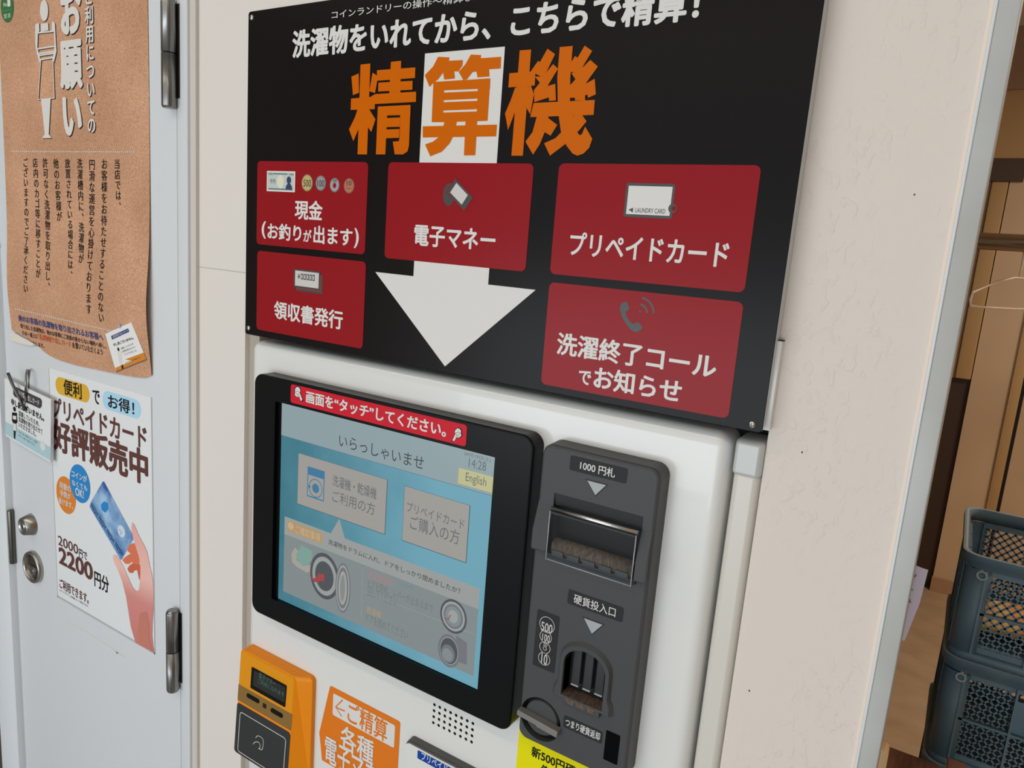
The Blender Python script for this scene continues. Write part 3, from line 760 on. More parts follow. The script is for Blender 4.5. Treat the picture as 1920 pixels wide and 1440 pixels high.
A.circ((841, 1225), 13, 17, G_MID, 7); A.circ((840, 1227), 10, 12, G_BODY, 8)
A.build('screen_picture', scr)
# crimson touch sticker on the bezel
def sticker_sheet(name, outline, y, m, label):
    b = MB(); b.prism(outline, y - .0004, y, m)
    return tag(b.build(name), label, 'sticker')
tq = ((546, 720), (876, 797), (874, 838), (545, 754))
ts = sticker_sheet('touch_sticker', rr(*box4(*tq, YM), .0035), YM, M_STK_R, 'red strip sticker with white writing and pointing hands along the top of the touchscreen')
A = Art(YM - .0004)
A.text('画面を“タッチ”してください。', (574, 755), (838, 795), M_WHT, .03, 1)
A.build('lettering', ts)
A = Art(YM - .0004)
HND = ((545, 1105), (556, 1086), (572, 1080), (590, 1098), (594, 1118), (588, 1134), (598, 1160), (612, 1196), (606, 1208), (597, 1204), (582, 1166), (572, 1172), (556, 1168), (542, 1152), (548, 1132))
def hand(A, f):
    pts = [f(a, c) for a, c in HND]
    xz = [A.p(*q) for q in pts]
    cx = sum(q[0] for q in xz) / len(xz); cz = sum(q[1] for q in xz) / len(xz)
    A.pts([(cx + (x - cx) * 1.22, cz + (z - cz) * 1.12) for x, z in xz], M_INK, 1); A.pts(xz, M_WHT, 2)
    for l in (((552, 1124), (566, 1118), (578, 1126), (590, 1132)), ((556, 1150), (560, 1134)), ((570, 1162), (568, 1140)), ((582, 1160), (576, 1140))): A.line([f(*q) for q in l], .0004, M_INK, 3)
hand(A, lambda a, c: (440 + a / 4.8, 500 + c / 4.8))
A.build('pointing_hand', ts); A = Art(YM - .0004)
hand(A, lambda a, c: (740 + (562 + (578 - a) * 1.15) / 4.8, 740 + (360 + (c - 1144) * .92) / 4.8))
A.build('pointing_hand', ts)

# ------------------------------------------------------------------ cash unit
cash = thing('cash_acceptor', 'dark grey banknote and coin unit with chrome bar right of the touchscreen', 'cash acceptor', (P(1110, 1150, YC)[0], YC, P(1110, 1150, YC)[1]))
gx0 = (P(1014.5, 880, YG)[0] + P(984, 1240, YG)[0]) / 2; gx0 -= .0008; gx1 = P(1238, 900, YG + .0)[0]
gz1 = P(1100, 849, YG)[1]; gz0 = P(1040, 1412, YG)[1]
GB = (gx0, gz0, gx1, gz1)
b = MB()
R = rings_rr(GB, .011, ((-.0008, YC), (0, YG + .003), (.001, YG + .001), (.0028, YG)))
b.loft(R, M_GREY, cap0=True, cap1=True); body = b.build('body', cash)
# bill mouth
wx0, wx1 = gx0 + .001, gx1 - .0015
mo0, mo1 = P(1031, 980, YG - .004)[0], P(1199, 1010, YG - .004)[0]
zt0 = P(1011, 934, YG)[1]; zm0 = P(996, 991, YG - .008)[1]; zb0 = P(993, 1028, YG - .008)[1]; zb1 = zb0 - .0035
barz = P(1113, 979, YG - .006)[1]
lipz = P(1100, 1070, YG - .008)[1]
cb = MB(); cb.box(mo0, YG - .01, lipz + .003, mo1, YG + .014, barz + .003, M_GREYD); 
cb.box(mo0, YG - .01, barz + .003 - .004, mo1, YG + .004, zt0 + .010, M_GREYD)
cut(body, cb)
def wing(x0, x1):
    b = MB(); prof = ((YG + .001, zt0), (YG - .0075, zm0), (YG - .0078, zb0 + .002), (YG - .0065, zb0), (YG + .001, zb0))
    b.loft([[(x0, y, z) for y, z in prof], [(x1, y, z) for y, z in prof]], M_GREY, cap0=True, cap1=True); return b.build('mouth_cheek', cash)
wing(wx0, mo0); wing(mo1, wx1)
b = MB()  # sloped hood above the bar
prof = ((YG + .0002, zt0 + .010), (YG + .0034, barz + .004), (YG + .0045, barz + .004), (YG + .0045, zt0 + .010))
b.loft([[(mo0, y, z) for y, z in prof], [(mo1, y, z) for y, z in prof]], M_GREYD, cap0=True, cap1=True); b.build('mouth_hood', cash)
b = MB(); b.box(mo0, YG + .0135, lipz, mo1, YG + .0142, barz + .003, M_VOID)
b.box(mo0, YG - .004, lipz - .001, mo1, YG + .0138, lipz + .0035, M_GREYD); b.build('mouth_cavity', cash)
b = MB(); b.tube([(mo0 + .004, YG + .004, lipz + .010), (mo1 - .004, YG + .004, lipz + .010)], .0085, M_ROLL, 24)
b.build('feed_roller', cash)
b = MB()
n = 5
for i in range(n):
    x0 = mo0 + .004 + (mo1 - mo0 - .008) * i / n + .0015; x1 = x0 + (mo1 - mo0 - .008) / n - .004
    b.box(x0, YG - .006, lipz + .003, x1, YG - .0025, lipz + .009, M_GREY, .0006)
b.build('feed_guide', cash)
b = MB()
yc0 = YG - .0085
b.box(mo0 + .0012, yc0, lipz - .001, mo1 - .0012, yc0 + .0014, barz + .001, M_GLASS)
b.box(mo0 + .0006, yc0, lipz - .001, mo0 + .002, YG, barz + .001, M_GLASS); b.box(mo1 - .002, yc0, lipz - .001, mo1 - .0006, YG, barz + .001, M_GLASS)
cv = b.build('clear_cover', cash)
M_EDGE = mat('bright_plastic_edge', (150, 154, 162), .2)
b = MB()
for x in (mo0 + .0016, mo1 - .0016): b.tube([(x, yc0 - .0002, lipz - .001), (x, yc0 - .0002, barz)], .0006, M_EDGE, 8)
b.tube([(mo0 + .0012, yc0, lipz - .001), (mo1 - .0012, yc0, lipz - .001)], .0005, M_EDGE, 8)
b.build('cover_edge', cv)
b = MB(); b.tube([(mo0 + .001, YG - .006, barz + .0018), (mo1 - .001, YG - .006, barz + .0018)], .0022, M_CHR, 20)
b.box(mo0 + .001, YG - .0088, barz - .0022, mo1 - .001, YG - .004, barz - .0004, M_GREYD); b.build('chrome_bar', cash)
# plates with writing
def plate(q, r, name, t, BL, TR, off=.006):
    b = MB(); b.prism(rr(*box4(*q, YG), r), YG - .0004, YG, M_GREYL); o = b.build(name, cash)
    if t:
        A = Art(YG - .0004); A.text(t, BL, TR, M_WHT, off, 1); A.build('lettering', o)
    return o
plate(((1070, 854), (1177, 878), (1175, 907), (1068, 881)), .002, 'banknote_label', '1000 円札', (1087.5, 880), (1154.5, 879), .012)
plate(((1066, 1104), (1169.5, 1140), (1167, 1168), (1064, 1130)), .002, 'coin_label', '硬貨投入口', (1075.5, 1130), (1155.5, 1140))
cl = plate(((1008, 1140.5), (1049, 1157), (1040, 1262.5), (999, 1246)), .002, 'coin_values_label', None, None, None)
A = Art(YG - .0004)
for c, r, t, BL, TR in (((1026, 1171.5), 14.5, '500', (1014.5, 1181), (1037, 1172)), ((1023.5, 1194), 11.5, '100', (1016.5, 1200), (1032, 1192)), ((1022, 1214), 10.5, '50', (1019, 1210), (1027, 1207)), ((1020.5, 1235), 11.5, '10', (1014.5, 1243), (1027.5, 1228))):
    A.circ(c, r, 0, M_LGP, 1, .0006); A.text(t, BL, TR, M_LGP, .012 if t != '50' else 0, 2)
A.circ((1022, 1215.5), 3.6, 0, M_LGP, 2, .0006)
A.build('lettering', cl)
plate(((1058, 1342), (1131, 1371), (1128, 1394), (1055.5, 1363)), .0018, 'return_label', 'つまり硬貨返却', (1060, 1360), (1126, 1374), .012)
for tri in (((1098.5, 897), (1140.5, 909.5), (1117, 931)), ((1092.5, 1155), (1133.5, 1171.5), (1111, 1191))):
    pts = [P(*q, YG) for q in tri]
    b = MB(); zz = (pts[0][1] + pts[1][1]) / 2; pts = [(pts[0][0], zz), (pts[1][0], zz), ((pts[0][0] + pts[1][0]) / 2, pts[2][1])]
    b.prism(pts, YG - .0003, YG, M_GREYL); b.prism(inset(pts, .0009), YG - .0007, YG - .0002, M_LTRI); b.build('arrow_mark', cash)
# coin slot
ox0, ox1 = P(1052, 1290, YG - .004)[0], P(1133, 1285, YG - .004)[0]
oz1 = P(1094, 1222, YG - .004)[1]; oz0 = P(1085, 1316, YG - .004)[1]
def arch(x0, x1, z0, z1, n=14):
    r = (x1 - x0) / 2; k = .78
    return [(x0, z0), (x1, z0)] + [(x0 + r + r * math.cos(math.pi * i / n), z1 - r * k + r * k * math.sin(math.pi * i / n)) for i in range(n + 1)]
b = MB()
def flare(pts, d):
    (xa_, za_), (xb_, zb_) = pts[0], pts[1]
    return [(xa_ - d, za_), (xb_ + d, za_), (xb_ + d, za_ + .008 - .002 * (d == 0)), (xb_ + d * .1, za_ + .017)] + pts[2:] + [(xa_ - d * .1, za_ + .017), (xa_ - d, za_ + .008 - .002 * (d == 0))]
oa = arch(ox0 - .0065, ox1 + .0065, oz0 - .003, oz1 + .0085); om = arch(ox0 - .0045, ox1 + .0045, oz0 - .003, oz1 + .0055); oi = arch(ox0, ox1, oz0, oz1); oa, om, oi = flare(oa, .005), flare(om, .0035), flare(oi, 0)
b.loft([[(x, YG + .0005, z) for x, z in oa], [(x, YG - .003, z) for x, z in om], [(x, YG - .004, z) for x, z in inset(om, .0008)], [(x, YG - .0038, z) for x, z in oi], [(x, YG + .0135, z) for x, z in oi]], M_GREY, cap1=False)
hood = b.build('coin_slot_hood', cash)
cb = MB(); cb.prism(oi, YG - .008, YG + .0135, M_GREYD); cut(body, cb)
b = MB(); b.flat([(x, YG + .0132, z) for x, z in oi], M_VOID)
rw = (ox1 - ox0)
for i in range(3):
    x = ox0 + rw * (.12 + .29 * i); b.box(x, YG + .006, oz0 + .010, x + rw * .2, YG + .0132, oz1 - .0035, M_GREYD, .0008)
    b.box(x + .0005, YG + .0052, oz0 + .0085, x + rw * .2 - .0005, YG + .0115, oz0 + .0100, M_LTRI)  # pale strips paint the lit bottoms of the ribs
b.flat([(ox0, YG - .004, oz0 + .0002), (ox1, YG - .004, oz0 + .0002), (ox1, YG + .0132, oz0 + .0002), (ox0, YG + .0132, oz0 + .0002)], M_ROLL)
b.build('coin_chute', cash)
b = MB()
b.box(ox0 + .003, YG - .0042, oz0 - .0085, ox1 - .002, YG, oz0, M_GREY, .0008)
for i in range(3):
    x = ox0 + rw * (.16 + .25 * i); b.box(x, YG - .0046, oz0 - .0066, x + rw * .18, YG - .004, oz0 - .0016, M_ROLL)
b.build('coin_ledge', cash)
# return lever
lc = P(1013, 1349, YG); lr = (P(1051.5, 1360, YG)[0] - P(976, 1340, YG)[0]) / 2
cb = MB(); cb.lathe([(lr, -.010), (lr, .004)], (lc[0], YG, lc[1]), M_GREYD, n=40, cap0=True, sm=False); cut(body, cb)
b = MB(); b.flat([(x, YG + .0099, z) for x, z in ell(*lc, lr, lr, 40)], M_VOID)
b.lathe([(lr * .80, -.0095), (lr * .80, -.002), (lr * .76, -.001)], (lc[0], YG, lc[1] + .0008), M_GREY, n=40); knob = b.build('return_knob', cash)
b = MB(); l = lr * 1.02; th = .0036; M2 = Matrix.Translation((lc[0], 0, lc[1])) @ Matrix.Rotation(math.radians(5), 4, 'Y')
q = MB(); q.prism([(-l, -th * .9), (0, -th * .9), (0, -th * 1.25), (l, -th * 1.25), (l, th * .75), (-l, th * .75)], YG - .0075, YG + .001, M_GREY, bev=.0006)
b.merge(q.bm.copy(), mat('lever_grey', (112, 110, 107), .4), False, M2); q.bm.free(); b.build('lever_bar', knob)
b = MB(); b.prism(rr(*box4((1137, 1368.5), (1163.5, 1379.5), (1157, 1434.5), (1131, 1423), YG), .0012), YG - .0003, YG, mat('black_window', (3, 3, 5), .2, spec=.08)); b.build('sensor_window', cash)

# ------------------------------------------------------------------ orange contactless reader
rz1 = P(497, 1219, YC)[1]; rx0 = P(497, 1219, YC)[0]; rx1 = P(592, 1300, YC)[0]
rzf = P(459, 1238, YC - .017)[1]
rz0 = P(431, 1405, YC - .027)[1]
def rsurf(x, z):
    t = (rz1 - z) / (rz1 - rz0); return YC - .017 - .010 * max(-.2, min(1.2, t))
reader = thing('contactless_reader', 'orange contactless payment reader with small display and black touch pad on machine front', 'card reader', ((rx0 + rx1) / 2, YC, rz0))
b = MB()
fx0 = (P(457.5, 1240, rsurf)[0] + P(446, 1310, rsurf)[0] + P(431, 1395, rsurf)[0]) / 3
fx1 = (P(559, 1297, rsurf)[0] + P(548, 1371, rsurf)[0] + P(535, 1440, rsurf)[0]) / 3
rx0 = min(rx0, fx0); rx1 = max(rx1, fx1)
o1 = rr(rx0, rz0, rx1, rz1, .007); o2 = rr(fx0, rz0 + .001, fx1, rz1 - .0015, .006); o3 = rr(fx0 + .0012, rz0 + .0022, fx1 - .0012, rz1 - .0027, .005)
b.loft([[(x, YC, z) for x, z in o1], [(x, YC - .006, z) for x, z in o1], [(x, YC - .0065, z) for x, z in inset(o1, .0004)], [(x, rsurf(x, z) + .0012, z) for x, z in o2], [(x, rsurf(x, z), z) for x, z in o3]], M_READ, cap0=True, cap1=True)
b.build('housing', reader)
A = Art(rsurf, .0003)
zb_ = (P(449, 1282, rsurf)[1] + P(552, 1342, rsurf)[1]) / 2; zp = (P(446, 1311, rsurf)[1] + P(547, 1372, rsurf)[1]) / 2
zq = (P(445, 1315, rsurf)[1] + P(545, 1375, rsurf)[1]) / 2
A.pts(rr(fx0 + .0015, zb_, fx1 - .0022, rz1 - .0032, .003), M_READ2, 0); A.build('upper_panel', reader)
A = Art(rsurf, .0003); A.pts(rr(fx0 + .0008, zp, fx1 - .0012, zb_, .0004), M_BRONZE, 0)
for k in range(9):
    z = zp + (zb_ - zp) * (k + .5) / 9; A.pts(rr(fx0 + .0008, z - .00012, fx1 - .0012, z + .00012, .0001), mat('bronze_line', (98, 72, 30), .4), 1)
band = A.build('button_band', reader)
for c0, c1 in (((463, 1301), (487, 1317)), ((508, 1328), (531, 1345))):
    x0, x1 = P(*c0, rsurf)[0], P(*c1, rsurf)[0]; z = (P(*c0, rsurf)[1] + P(*c1, rsurf)[1]) / 2
    b = MB(); o = rr(x0, z - .0034, x1, z + .0034, .0034)
    b.loft([[(x, rsurf(x, q), q) for x, q in o], [(x, rsurf(x, q) - .0012, q) for x, q in inset(o, .0006)]], M_BLK); b.build('button', band)
A = Art(rsurf, .0004); A.bar((493, 1325.5), (500, 1321), .0006, M_INK, 1); A.build('indicator', band)
A = Art(rsurf, .0006)
A.rect((474, 1250), (540, 1286), (534, 1326), (468.5, 1288), .0018, M_BLK, 0); disp = A.build('display', reader)
A = Art(rsurf, .0007); G_LCD = glow('display_green', (64, 104, 92))
A.rect((478, 1257), (538, 1290), (532, 1317), (474, 1283), .0004, mat('display_glass', (32, 33, 32), .2), 0)
A.text('電子マネー', (486, 1271), (518, 1277), G_LCD, 0, 1); A.text('ご利用になれます', (484, 1280), (534, 1298), G_LCD, 0, 1); A.build('display_text', disp)
A = Art(rsurf, .0004)
A.pts(rr(fx0 + .0006, rz0 + .0022, fx1 - .0016, zq, .005), M_PAD, 0); pad = A.build('touch_pad', reader)
A = Art(rsurf, .0006)
x0, z1 = P(455, 1343, rsurf); x1, z0 = P(521, 1432, rsurf); z0 = rz0 + .006; z1 = (P(463, 1340, rsurf)[1] + P(520, 1376, rsurf)[1]) / 2
A.stroke(rr(fx0 + .0085, z0, fx1 - .0095, z1, .0045), .0012, M_LGP, 0, True)
A.curve(((480, 1383.5), (483, 1379.5), (489, 1381), (494, 1387), (493.5, 1400), (491, 1405.5), (485, 1402.5)), .0009, M_LGP, 0)
A.curve(((475, 1395), (479, 1391), (485, 1391), (488, 1396), (488, 1402), (485.5, 1402.5)), .0009, M_LGP, 0)
A.build('contactless_mark', pad)

# ------------------------------------------------------------------ stickers and prepaid card slot
zL = P(599, 1373, YC); tA, tB = P(619, 1285, YC), P(751, 1353, YC)
oz = (tA[1] + tB[1]) / 2; ob = (P(604, 1424, YC)[1] + P(628, 1440, YC)[1]) / 2
so = sticker_sheet('electronic_money_sticker', [(tA[0] + .002, oz), (tB[0] - .003, oz), (tB[0] - .0008, oz - .0008), (tB[0], oz - .003), (tB[0], ob), (P(604, 1424, YC)[0], ob), (zL[0], zL[1]), (tA[0], oz - .002)], YC, M_STK_O, 'orange sticker with a left arrow and white Japanese lettering, right of the contactless reader')
A = Art(YC - .0004)
A.rect((626, 1299), (741, 1361), (739, 1403), (623, 1339), .0025, M_WHT, 0)
A.text('ご精算', (651.5, 1353), (727.5, 1353), M_STK_O, .014, 1)
A.line(((643, 1312), (629.5, 1325.5), (641, 1343)), .0019, M_STK_O, 1); A.line(((631, 1326.5), (647, 1333)), .0019, M_STK_O, 2)
A.text('各種', (638, 1401), (702, 1390), M_WHT, .018, 1); A.text('電子マネー', (609, 1426), (735, 1449), M_WHT, .018, 3)
A.build('lettering', so)
yx0 = (P(972.5, 1385, YC)[0] + P(967.5, 1440, YC)[0]) / 2; yz = gz0 + .004
sy = sticker_sheet('coin_notice_sticker', rr(yx0, yz - .09, yx0 + .115, yz, .001), YC, M_STK_Y, 'bright yellow notice sticker with black lettering below the cash unit')
A = Art(YC - .0004)
A.text('新500円硬貨', (996, 1417), (1098, 1446), M_INK, .02, 1); A.text('使えません', (1013, 1452), (1090, 1468), M_INK, .02, 1); A.build('lettering', sy)
YP = YC - .012
slot = thing('card_slot_unit', 'white prepaid card slot unit with grey rim and blue label at the bottom edge', 'card slot', (P(830, 1440, YC)[0], YC, P(830, 1440, YC)[1] - .05))
px0 = P(757, 1440, YP)[0]; pz1 = P(763, 1389, YP)[1]
PB = (px0, pz1 - .10, px0 + .125, pz1)
b = MB(); R = rings_rr(PB, .007, ((-.001, YC), (-.0005, YP + .004), (.0004, YP + .0012), (.0014, YP)))
b.loft(R, mat('rim_grey', (70, 69, 68), .35), cap0=True, cap1=True); b.build('rim', slot)
b = MB(); x0, z0, x1, z1 = PB; b.prism(rr(x0 + .0014, z0 + .002, x1 - .0014, z1 - .0014, .006), YP - .0006, YP, M_CAB); b.build('face', slot)
A = Art(YP - .0006); q = P(783.5, 1406, YP - .0006), P(783, 1421.5, YP - .0006)
A.pts(rr(q[0][0], q[1][1], q[0][0] + .075, q[0][1], .0012), M_BLUE, 0); lab = A.build('label', slot)
A = Art(YP - .0006); A.text('プリペイドカード', (790, 1423), (872, 1452), M_WHT, .01, 1); A.build('lettering', lab)

# ================================================================== POSTERS ON THE DOOR
# kraft poster, loose at the foot: it stands off the door in a shallow roll
kz_t, kz_b = P(150, -60, YD)[1], P(200, 684, YD)[1]
kx0, kx1 = P(-14, 300, YD)[0] + .0065, P(282, 300, YD)[0]
kx0 = P(10, 300, YD)[0]
z_at = lambda px, py: P(px, py, YD)[1]
zmid = z_at(150, 560)
def kraft_y(x, z):
    t = (z - zmid) / .075
    bl = .0075 * math.exp(-t * t)
    t2 = (z - z_at(150, 440)) / .09; bl += .0012 * math.exp(-t2 * t2)
    u = (x - kx0) / (kx1 - kx0)
    return YD - .0009 - bl * (.75 + .4 * u)
kp = []
NX, NZ = 24, 60
b = MB()
def kbot(u):   # torn, curling foot of the sheet
    a = [(0, 619), (.05, 624), (.12, 634), (.2, 648), (.27, 665), (.36, 677), (.5, 688), (.7, 699), (.86, 707), (.95, 710), (1, 704)]
    for (u0, p0), (u1, p1) in zip(a, a[1:]):
        if u <= u1: return p0 + (p1 - p0) * (u - u0) / (u1 - u0)
    return a[-1][1]
grid = []
for i in range(NX + 1):
    u = i / NX; x = kx0 + (kx1 - kx0) * u
    pxx = 22 + (285 - 22) * u
    zb = P(pxx, kbot(u), kraft_y)[1]
    col_ = []
    for j in range(NZ + 1):
        z = kz_t + (zb - kz_t) * j / NZ
        col_.append((x, z))
    grid.append(col_)
for lift_, flip in ((0.0, False), (.0003, True)):
    V = [[b.bm.verts.new((x, kraft_y(x, z) + lift_, z)) for x, z in c] for c in grid]
    for i in range(NX):
        for j in range(NZ):
            f = (V[i][j], V[i][j + 1], V[i + 1][j + 1], V[i + 1][j])
            b.face(f if not flip else tuple(reversed(f)), M_KRAFT, True)
kraft_o = tag(b.build('notice_poster'), 'tall speckled brown kraft notice poster with vertical Japanese text on the grey door', 'poster')
# curled strip of tape at its torn lower left corner
b = MB(); tp = [P(*q, YD - .003) for q in ((20, 625), (27, 623), (40, 631), (52, 637), (67, 646), (60, 648), (48, 646), (36, 643), (20, 637))]
b.prism(tp, YD - .004, YD - .0035, mat('peeling_tape', (208, 200, 190), .5)); b.build('torn_corner', kraft_o)
A = Art(kraft_y, .0004)
SH = (.0008, -.0010)
class Shadowed:
    pass
def kcol(t, a, c, off, wide):
    n = len(t)
    A.column(t, (a[0] + .9, a[1] + 1.6), (c[0] + .9, c[1] + 1.6), M_INK, off + .004, 1, wide); A.column(t, a, c, mat('pale_grey_print', (204, 200, 194), .6), off, 3, wide)
kcol('お願い', (131.5, -28), (136, 264), .042, .82)
kcol('ご利用についての', (167, -24), (173, 252), .022, .92)
A.build('title_lettering', kraft_o)
A = Art(kraft_y, .0004); PG = mat('pale_grey_print', (0, 0, 0))
def person(A, m, lay, d):
    f = lambda L: [(a + d[0], c + d[1]) for a, c in L]
    A.circ((83.5 + d[0], 20 + d[1]), 7.7, 20, m, lay)
    A.poly(f(((67, 47), (70, 44), (74, 44), (75, 58), (72, 62), (71, 90), (77, 112), (75.5, 119), (70, 100), (67, 85))), m, lay)
    A.poly(f(((98, 41), (102, 41), (104, 45), (106, 85), (107, 96), (102, 118), (100, 109), (103, 86), (102, 60), (98, 57))), m, lay)
    A.poly(f(((78, 45), (91, 43), (92, 57), (77, 60))), m, lay + .08)
    for i, l in enumerate((((71, 62), (103, 58.5)), ((70.5, 92), (103, 87)), ((71.5, 101), (104, 96.5)), ((72.5, 104.5), (103, 100)), ((77, 112), (101, 108)))): A.line(f(l), .0024, m, lay + .15 + .1 * i)
    A.line(f(((77.5, 112), (72.5, 187), (103, 184), (100, 109))), .0022, m, lay + .7)
    A.poly(f(((78, 187), (96, 185.5), (92.5, 252), (98, 259), (79.5, 259.5), (85, 252))), m, lay + .8)
person(A, M_INK, 1, (.9, 1.2)); person(A, PG, 3, (0, 0))
A.build('figure_icon', kraft_o)
A = Art(kraft_y, .0004)
COLS = (('当店では、', (219.5, 298), (223, 396)), ('お客様をお待たせすることのない', (196, 297.5), (191, 606)), ('円滑な運営を心掛けております', (172.8, 298), (167.5, 590)), ('洗濯槽内に、洗濯物が', (149.5, 297), (152, 495)),
        ('放置されている場合には、', (126.5, 297), (132, 524)), ('他のお客様が', (104.5, 297), (112, 416)), ('許可なく洗濯物を取り出し、', (84.5, 296), (90.5, 546)), ('店内のカゴ等に移すことが', (66, 296), (72, 522)), ('ございますのでご了承ください', (47.5, 296), (49, 550)))
for t, a, c in COLS: A.column(t, a, c, M_INK, .007, 1, 1.0)
A.text('他のお客様の洗濯物を取り出されるお客様へ', (35.5, 602), (193, 626), mat('navy_ink', (52, 62, 118), .5), .018, 1)
A.text('取り出した洗濯物は、他のお客様にご迷惑の掛からない場所へ移し、', (39.5, 615), (199, 645), M_INK, .01, 1)
A.text('その一番上に', (42, 628), (71, 627), M_INK, .01, 1); A.text('「洗濯物取り出しカード」', (72, 636), (136, 641), mat('orange_ink', (190, 90, 40), .5), .012, 1); A.text('を置いていただくよう', (137, 652), (192, 655), M_INK, .01, 1)
A.text('いたします。', (58, 646), (83, 645), M_INK, .01, 1)
A.build('lettering', kraft_o)
for (x0, y0, x1, y1, n) in ((24, 284, 251, 285, 62), (30, 579, 207, 620, 48)):
    A = Art(kraft_y, .0004)
    for k in range(n):
        A.circ((x0 + (x1 - x0) * k / (n - 1), y0 + (y1 - y0) * k / (n - 1)), 1.0, 1.5, PG, 1)
    A.build('dotted_line', kraft_o)
A = Art(kraft_y, .0004)
A.circ((14, 13), 12.2, 30, mat('green_print', (38, 104, 52), .5), 1); A.text('1', (15, 13), (20, -3), PG, .03, 2); A.text('No', (7.5, 13), (14, 4), PG, .01, 2)
A.text('コインランドリー', (4, 22), (24, 17), PG, 0, 2); A.text('宣言', (8, 35), (21, 24), PG, .0, 2); A.build('green_badge', kraft_o)
A = Art(kraft_y, .0004)
A.poly(((198, 628), (247, 606), (276, 675), (219, 698)), mat('print_shadow_brown', (120, 84, 62), .7), 1)
A.poly(((198, 626), (247, 604), (275, 673), (218, 696)), M_PAPER, 2); A.poly(((216.5, 681), (270, 661), (275, 673), (218, 696)), mat('ochre_print', (196, 122, 30), .5), 3)
A.poly(((209, 630), (241, 615.5), (243, 622), (211, 637)), mat('navy_ink', (0, 0, 0)), 3)
A.quad('洗濯物取り出しカード', (212, 630), (240, 617.5), (241.5, 621), (213, 634.5), PG, 0, 4)
A.quad('申し訳ございません。', (213, 644), (250, 630.5), (252, 635.5), (215, 650), M_INK, .02, 4)
for k in range(3): A.quad(('混雑していたため', '洗濯物を取り出させて', 'いただきました。')[k], (227 + k * 1.8, 652 + k * 6), (250 + k * 4, 642.5 + k * 6), (251 + k * 4, 646 + k * 6), (228 + k * 1.8, 656 + k * 6), M_GRYP, 0, 4)
A.circ((223, 655), 2, 3.5, M_INK, 4); A.poly(((221, 660), (228, 658), (231, 684), (226, 686)), PG, 5); A.poly(((228, 684), (231.5, 683), (233, 691), (230, 692)), M_INK, 5)
A.quad('みなさまのご協力をお願いします', (236, 679), (264, 668), (265, 671), (237, 682), M_GRYP, 0, 5)
A.circ((225, 611), 2.2, 4.5, mat('pin_grey_print', (150, 154, 170), .4), 5)
A.build('card_picture', kraft_o)

# white prepaid card poster
PQ = box4((92.5, 690), (285, 745), (290.5, 1228), (107, 1118), YD - .0008)
b = MB(); b.prism(rr(*PQ, .002), YD - .0010, YD, M_PAPER2)
pp = tag(b.build('prepaid_card_poster'), 'white poster with brown lettering and a hand holding a blue card on the door', 'poster')
YQ = YD - .0010
A = Art(YQ)
x0, z0, x1, z1 = PQ
gm = mat('clear_sleeve_edge', (168, 174, 172), .3)
A.pts([(x0, z0), (x1, z0), (x1, z0 + .004), (x0, z0 + .004)], gm, 0); A.pts([(x1 - .002, z0), (x1, z0), (x1, z1), (x1 - .002, z1)], gm, 0); A.pts([(x0, z0), (x0 + .0015, z0), (x0 + .0015, z1), (x0, z1)], gm, 0)
A.build('sleeve_edge', pp)
A = Art(YQ)
A.bar((105, 737), (167.5, 723.5), .03, mat('gold_print', (206, 160, 40), .4), 0); A.build('gold_badge', pp); A = Art(YQ); A.bar((193, 765), (264, 752), .03, mat('sky_blue_print', (160, 200, 222), .4), 0); A.build('sky_blue_badge', pp); A = Art(YQ)
A.circ((124, 928.5), 18, 34, mat('orange_disc_print', (204, 120, 36), .4), 0); A.build('orange_badge', pp); A = Art(YQ); A.circ((150, 907), 19, 35, mat('azure_print', (22, 122, 188), .4), 1)
A.build('azure_badge', pp)
A = Art(YQ)
A.text('便利', (120, 739), (153, 720), M_INK, .02, 1); A.text('で', (174, 755.5), (187, 733.5), M_INK, .02, 1); A.text('お得！', (203, 764), (252, 753), M_INK, .02, 1)
A.text('プリペイドカード', (98, 781), (275, 800), M_BRN, .026, 1); A.text('好評販売中', (101, 843), (277.5, 845), M_BRN, .036, 1)
for t, BL, TR in (('コインが', (135, 893), (163.5, 892.5)), ('なくても', (135.5, 909), (164, 911)), ('OK!', (142, 928), (157.5, 920)), ('両替の', (112.5, 915), (133, 911)), ('手間が', (113.5, 929), (133, 926)), ('省けます。', (110.5, 943), (137.5, 943))):
    A.text(t, BL, TR, M_WHT, .02, 2)
A.text('2000', (109.5, 1021), (146.5, 1022), M_BRN, .012, 1); A.text('円で', (148.5, 1044), (163.5, 1036), M_INK, .015, 1)
A.text('2200', (111, 1056), (174, 1057), M_BRN, .03, 1); A.text('円分', (177.5, 1099), (204, 1083), M_INK, .02, 1)
A.text('ご利用できます。', (112, 1102), (166, 1114), M_BRN, .02, 1); A.text('※カードデザインは店舗によって異なります。', (112, 1108), (166, 1135), M_INK, 0, 1)
A.build('lettering', pp)
A = Art(YQ)
cm = noise_color(mat('blue_sky_card_print', (70, 120, 180), .35), (30, 84, 150), (150, 186, 216), 26, 4, (1, 1, 1), .38, .72)
o5 = (0, 900)
A.poly(((925, 14), (938, 14), (1206, 512), (1206, 526), (1096, 716), (1085, 716), (808, 236), (808, 216)), cm, 0, o5, 4.8)
A.poly(((808, 240), (830, 196), (1112, 684), (1088, 718)), mat('card_band_print', (92, 138, 190), .4), 1, o5, 4.8)
A.quad('FRESH! FRESH! FRESH! FRESH!', (172.5, 942), (231, 1038), (228.5, 1045), (170, 949), M_INK, .01, 2)
A.quad('Laundry Card', (173.5, 954), (193, 987), (191.5, 990), (172, 957), M_BLUE, .0, 2)
A.poly(((912, 220), (940, 190), (975, 210), (978, 260), (950, 295), (918, 270)), mat('azure_print', (0, 0, 0)), 2, o5, 4.8)
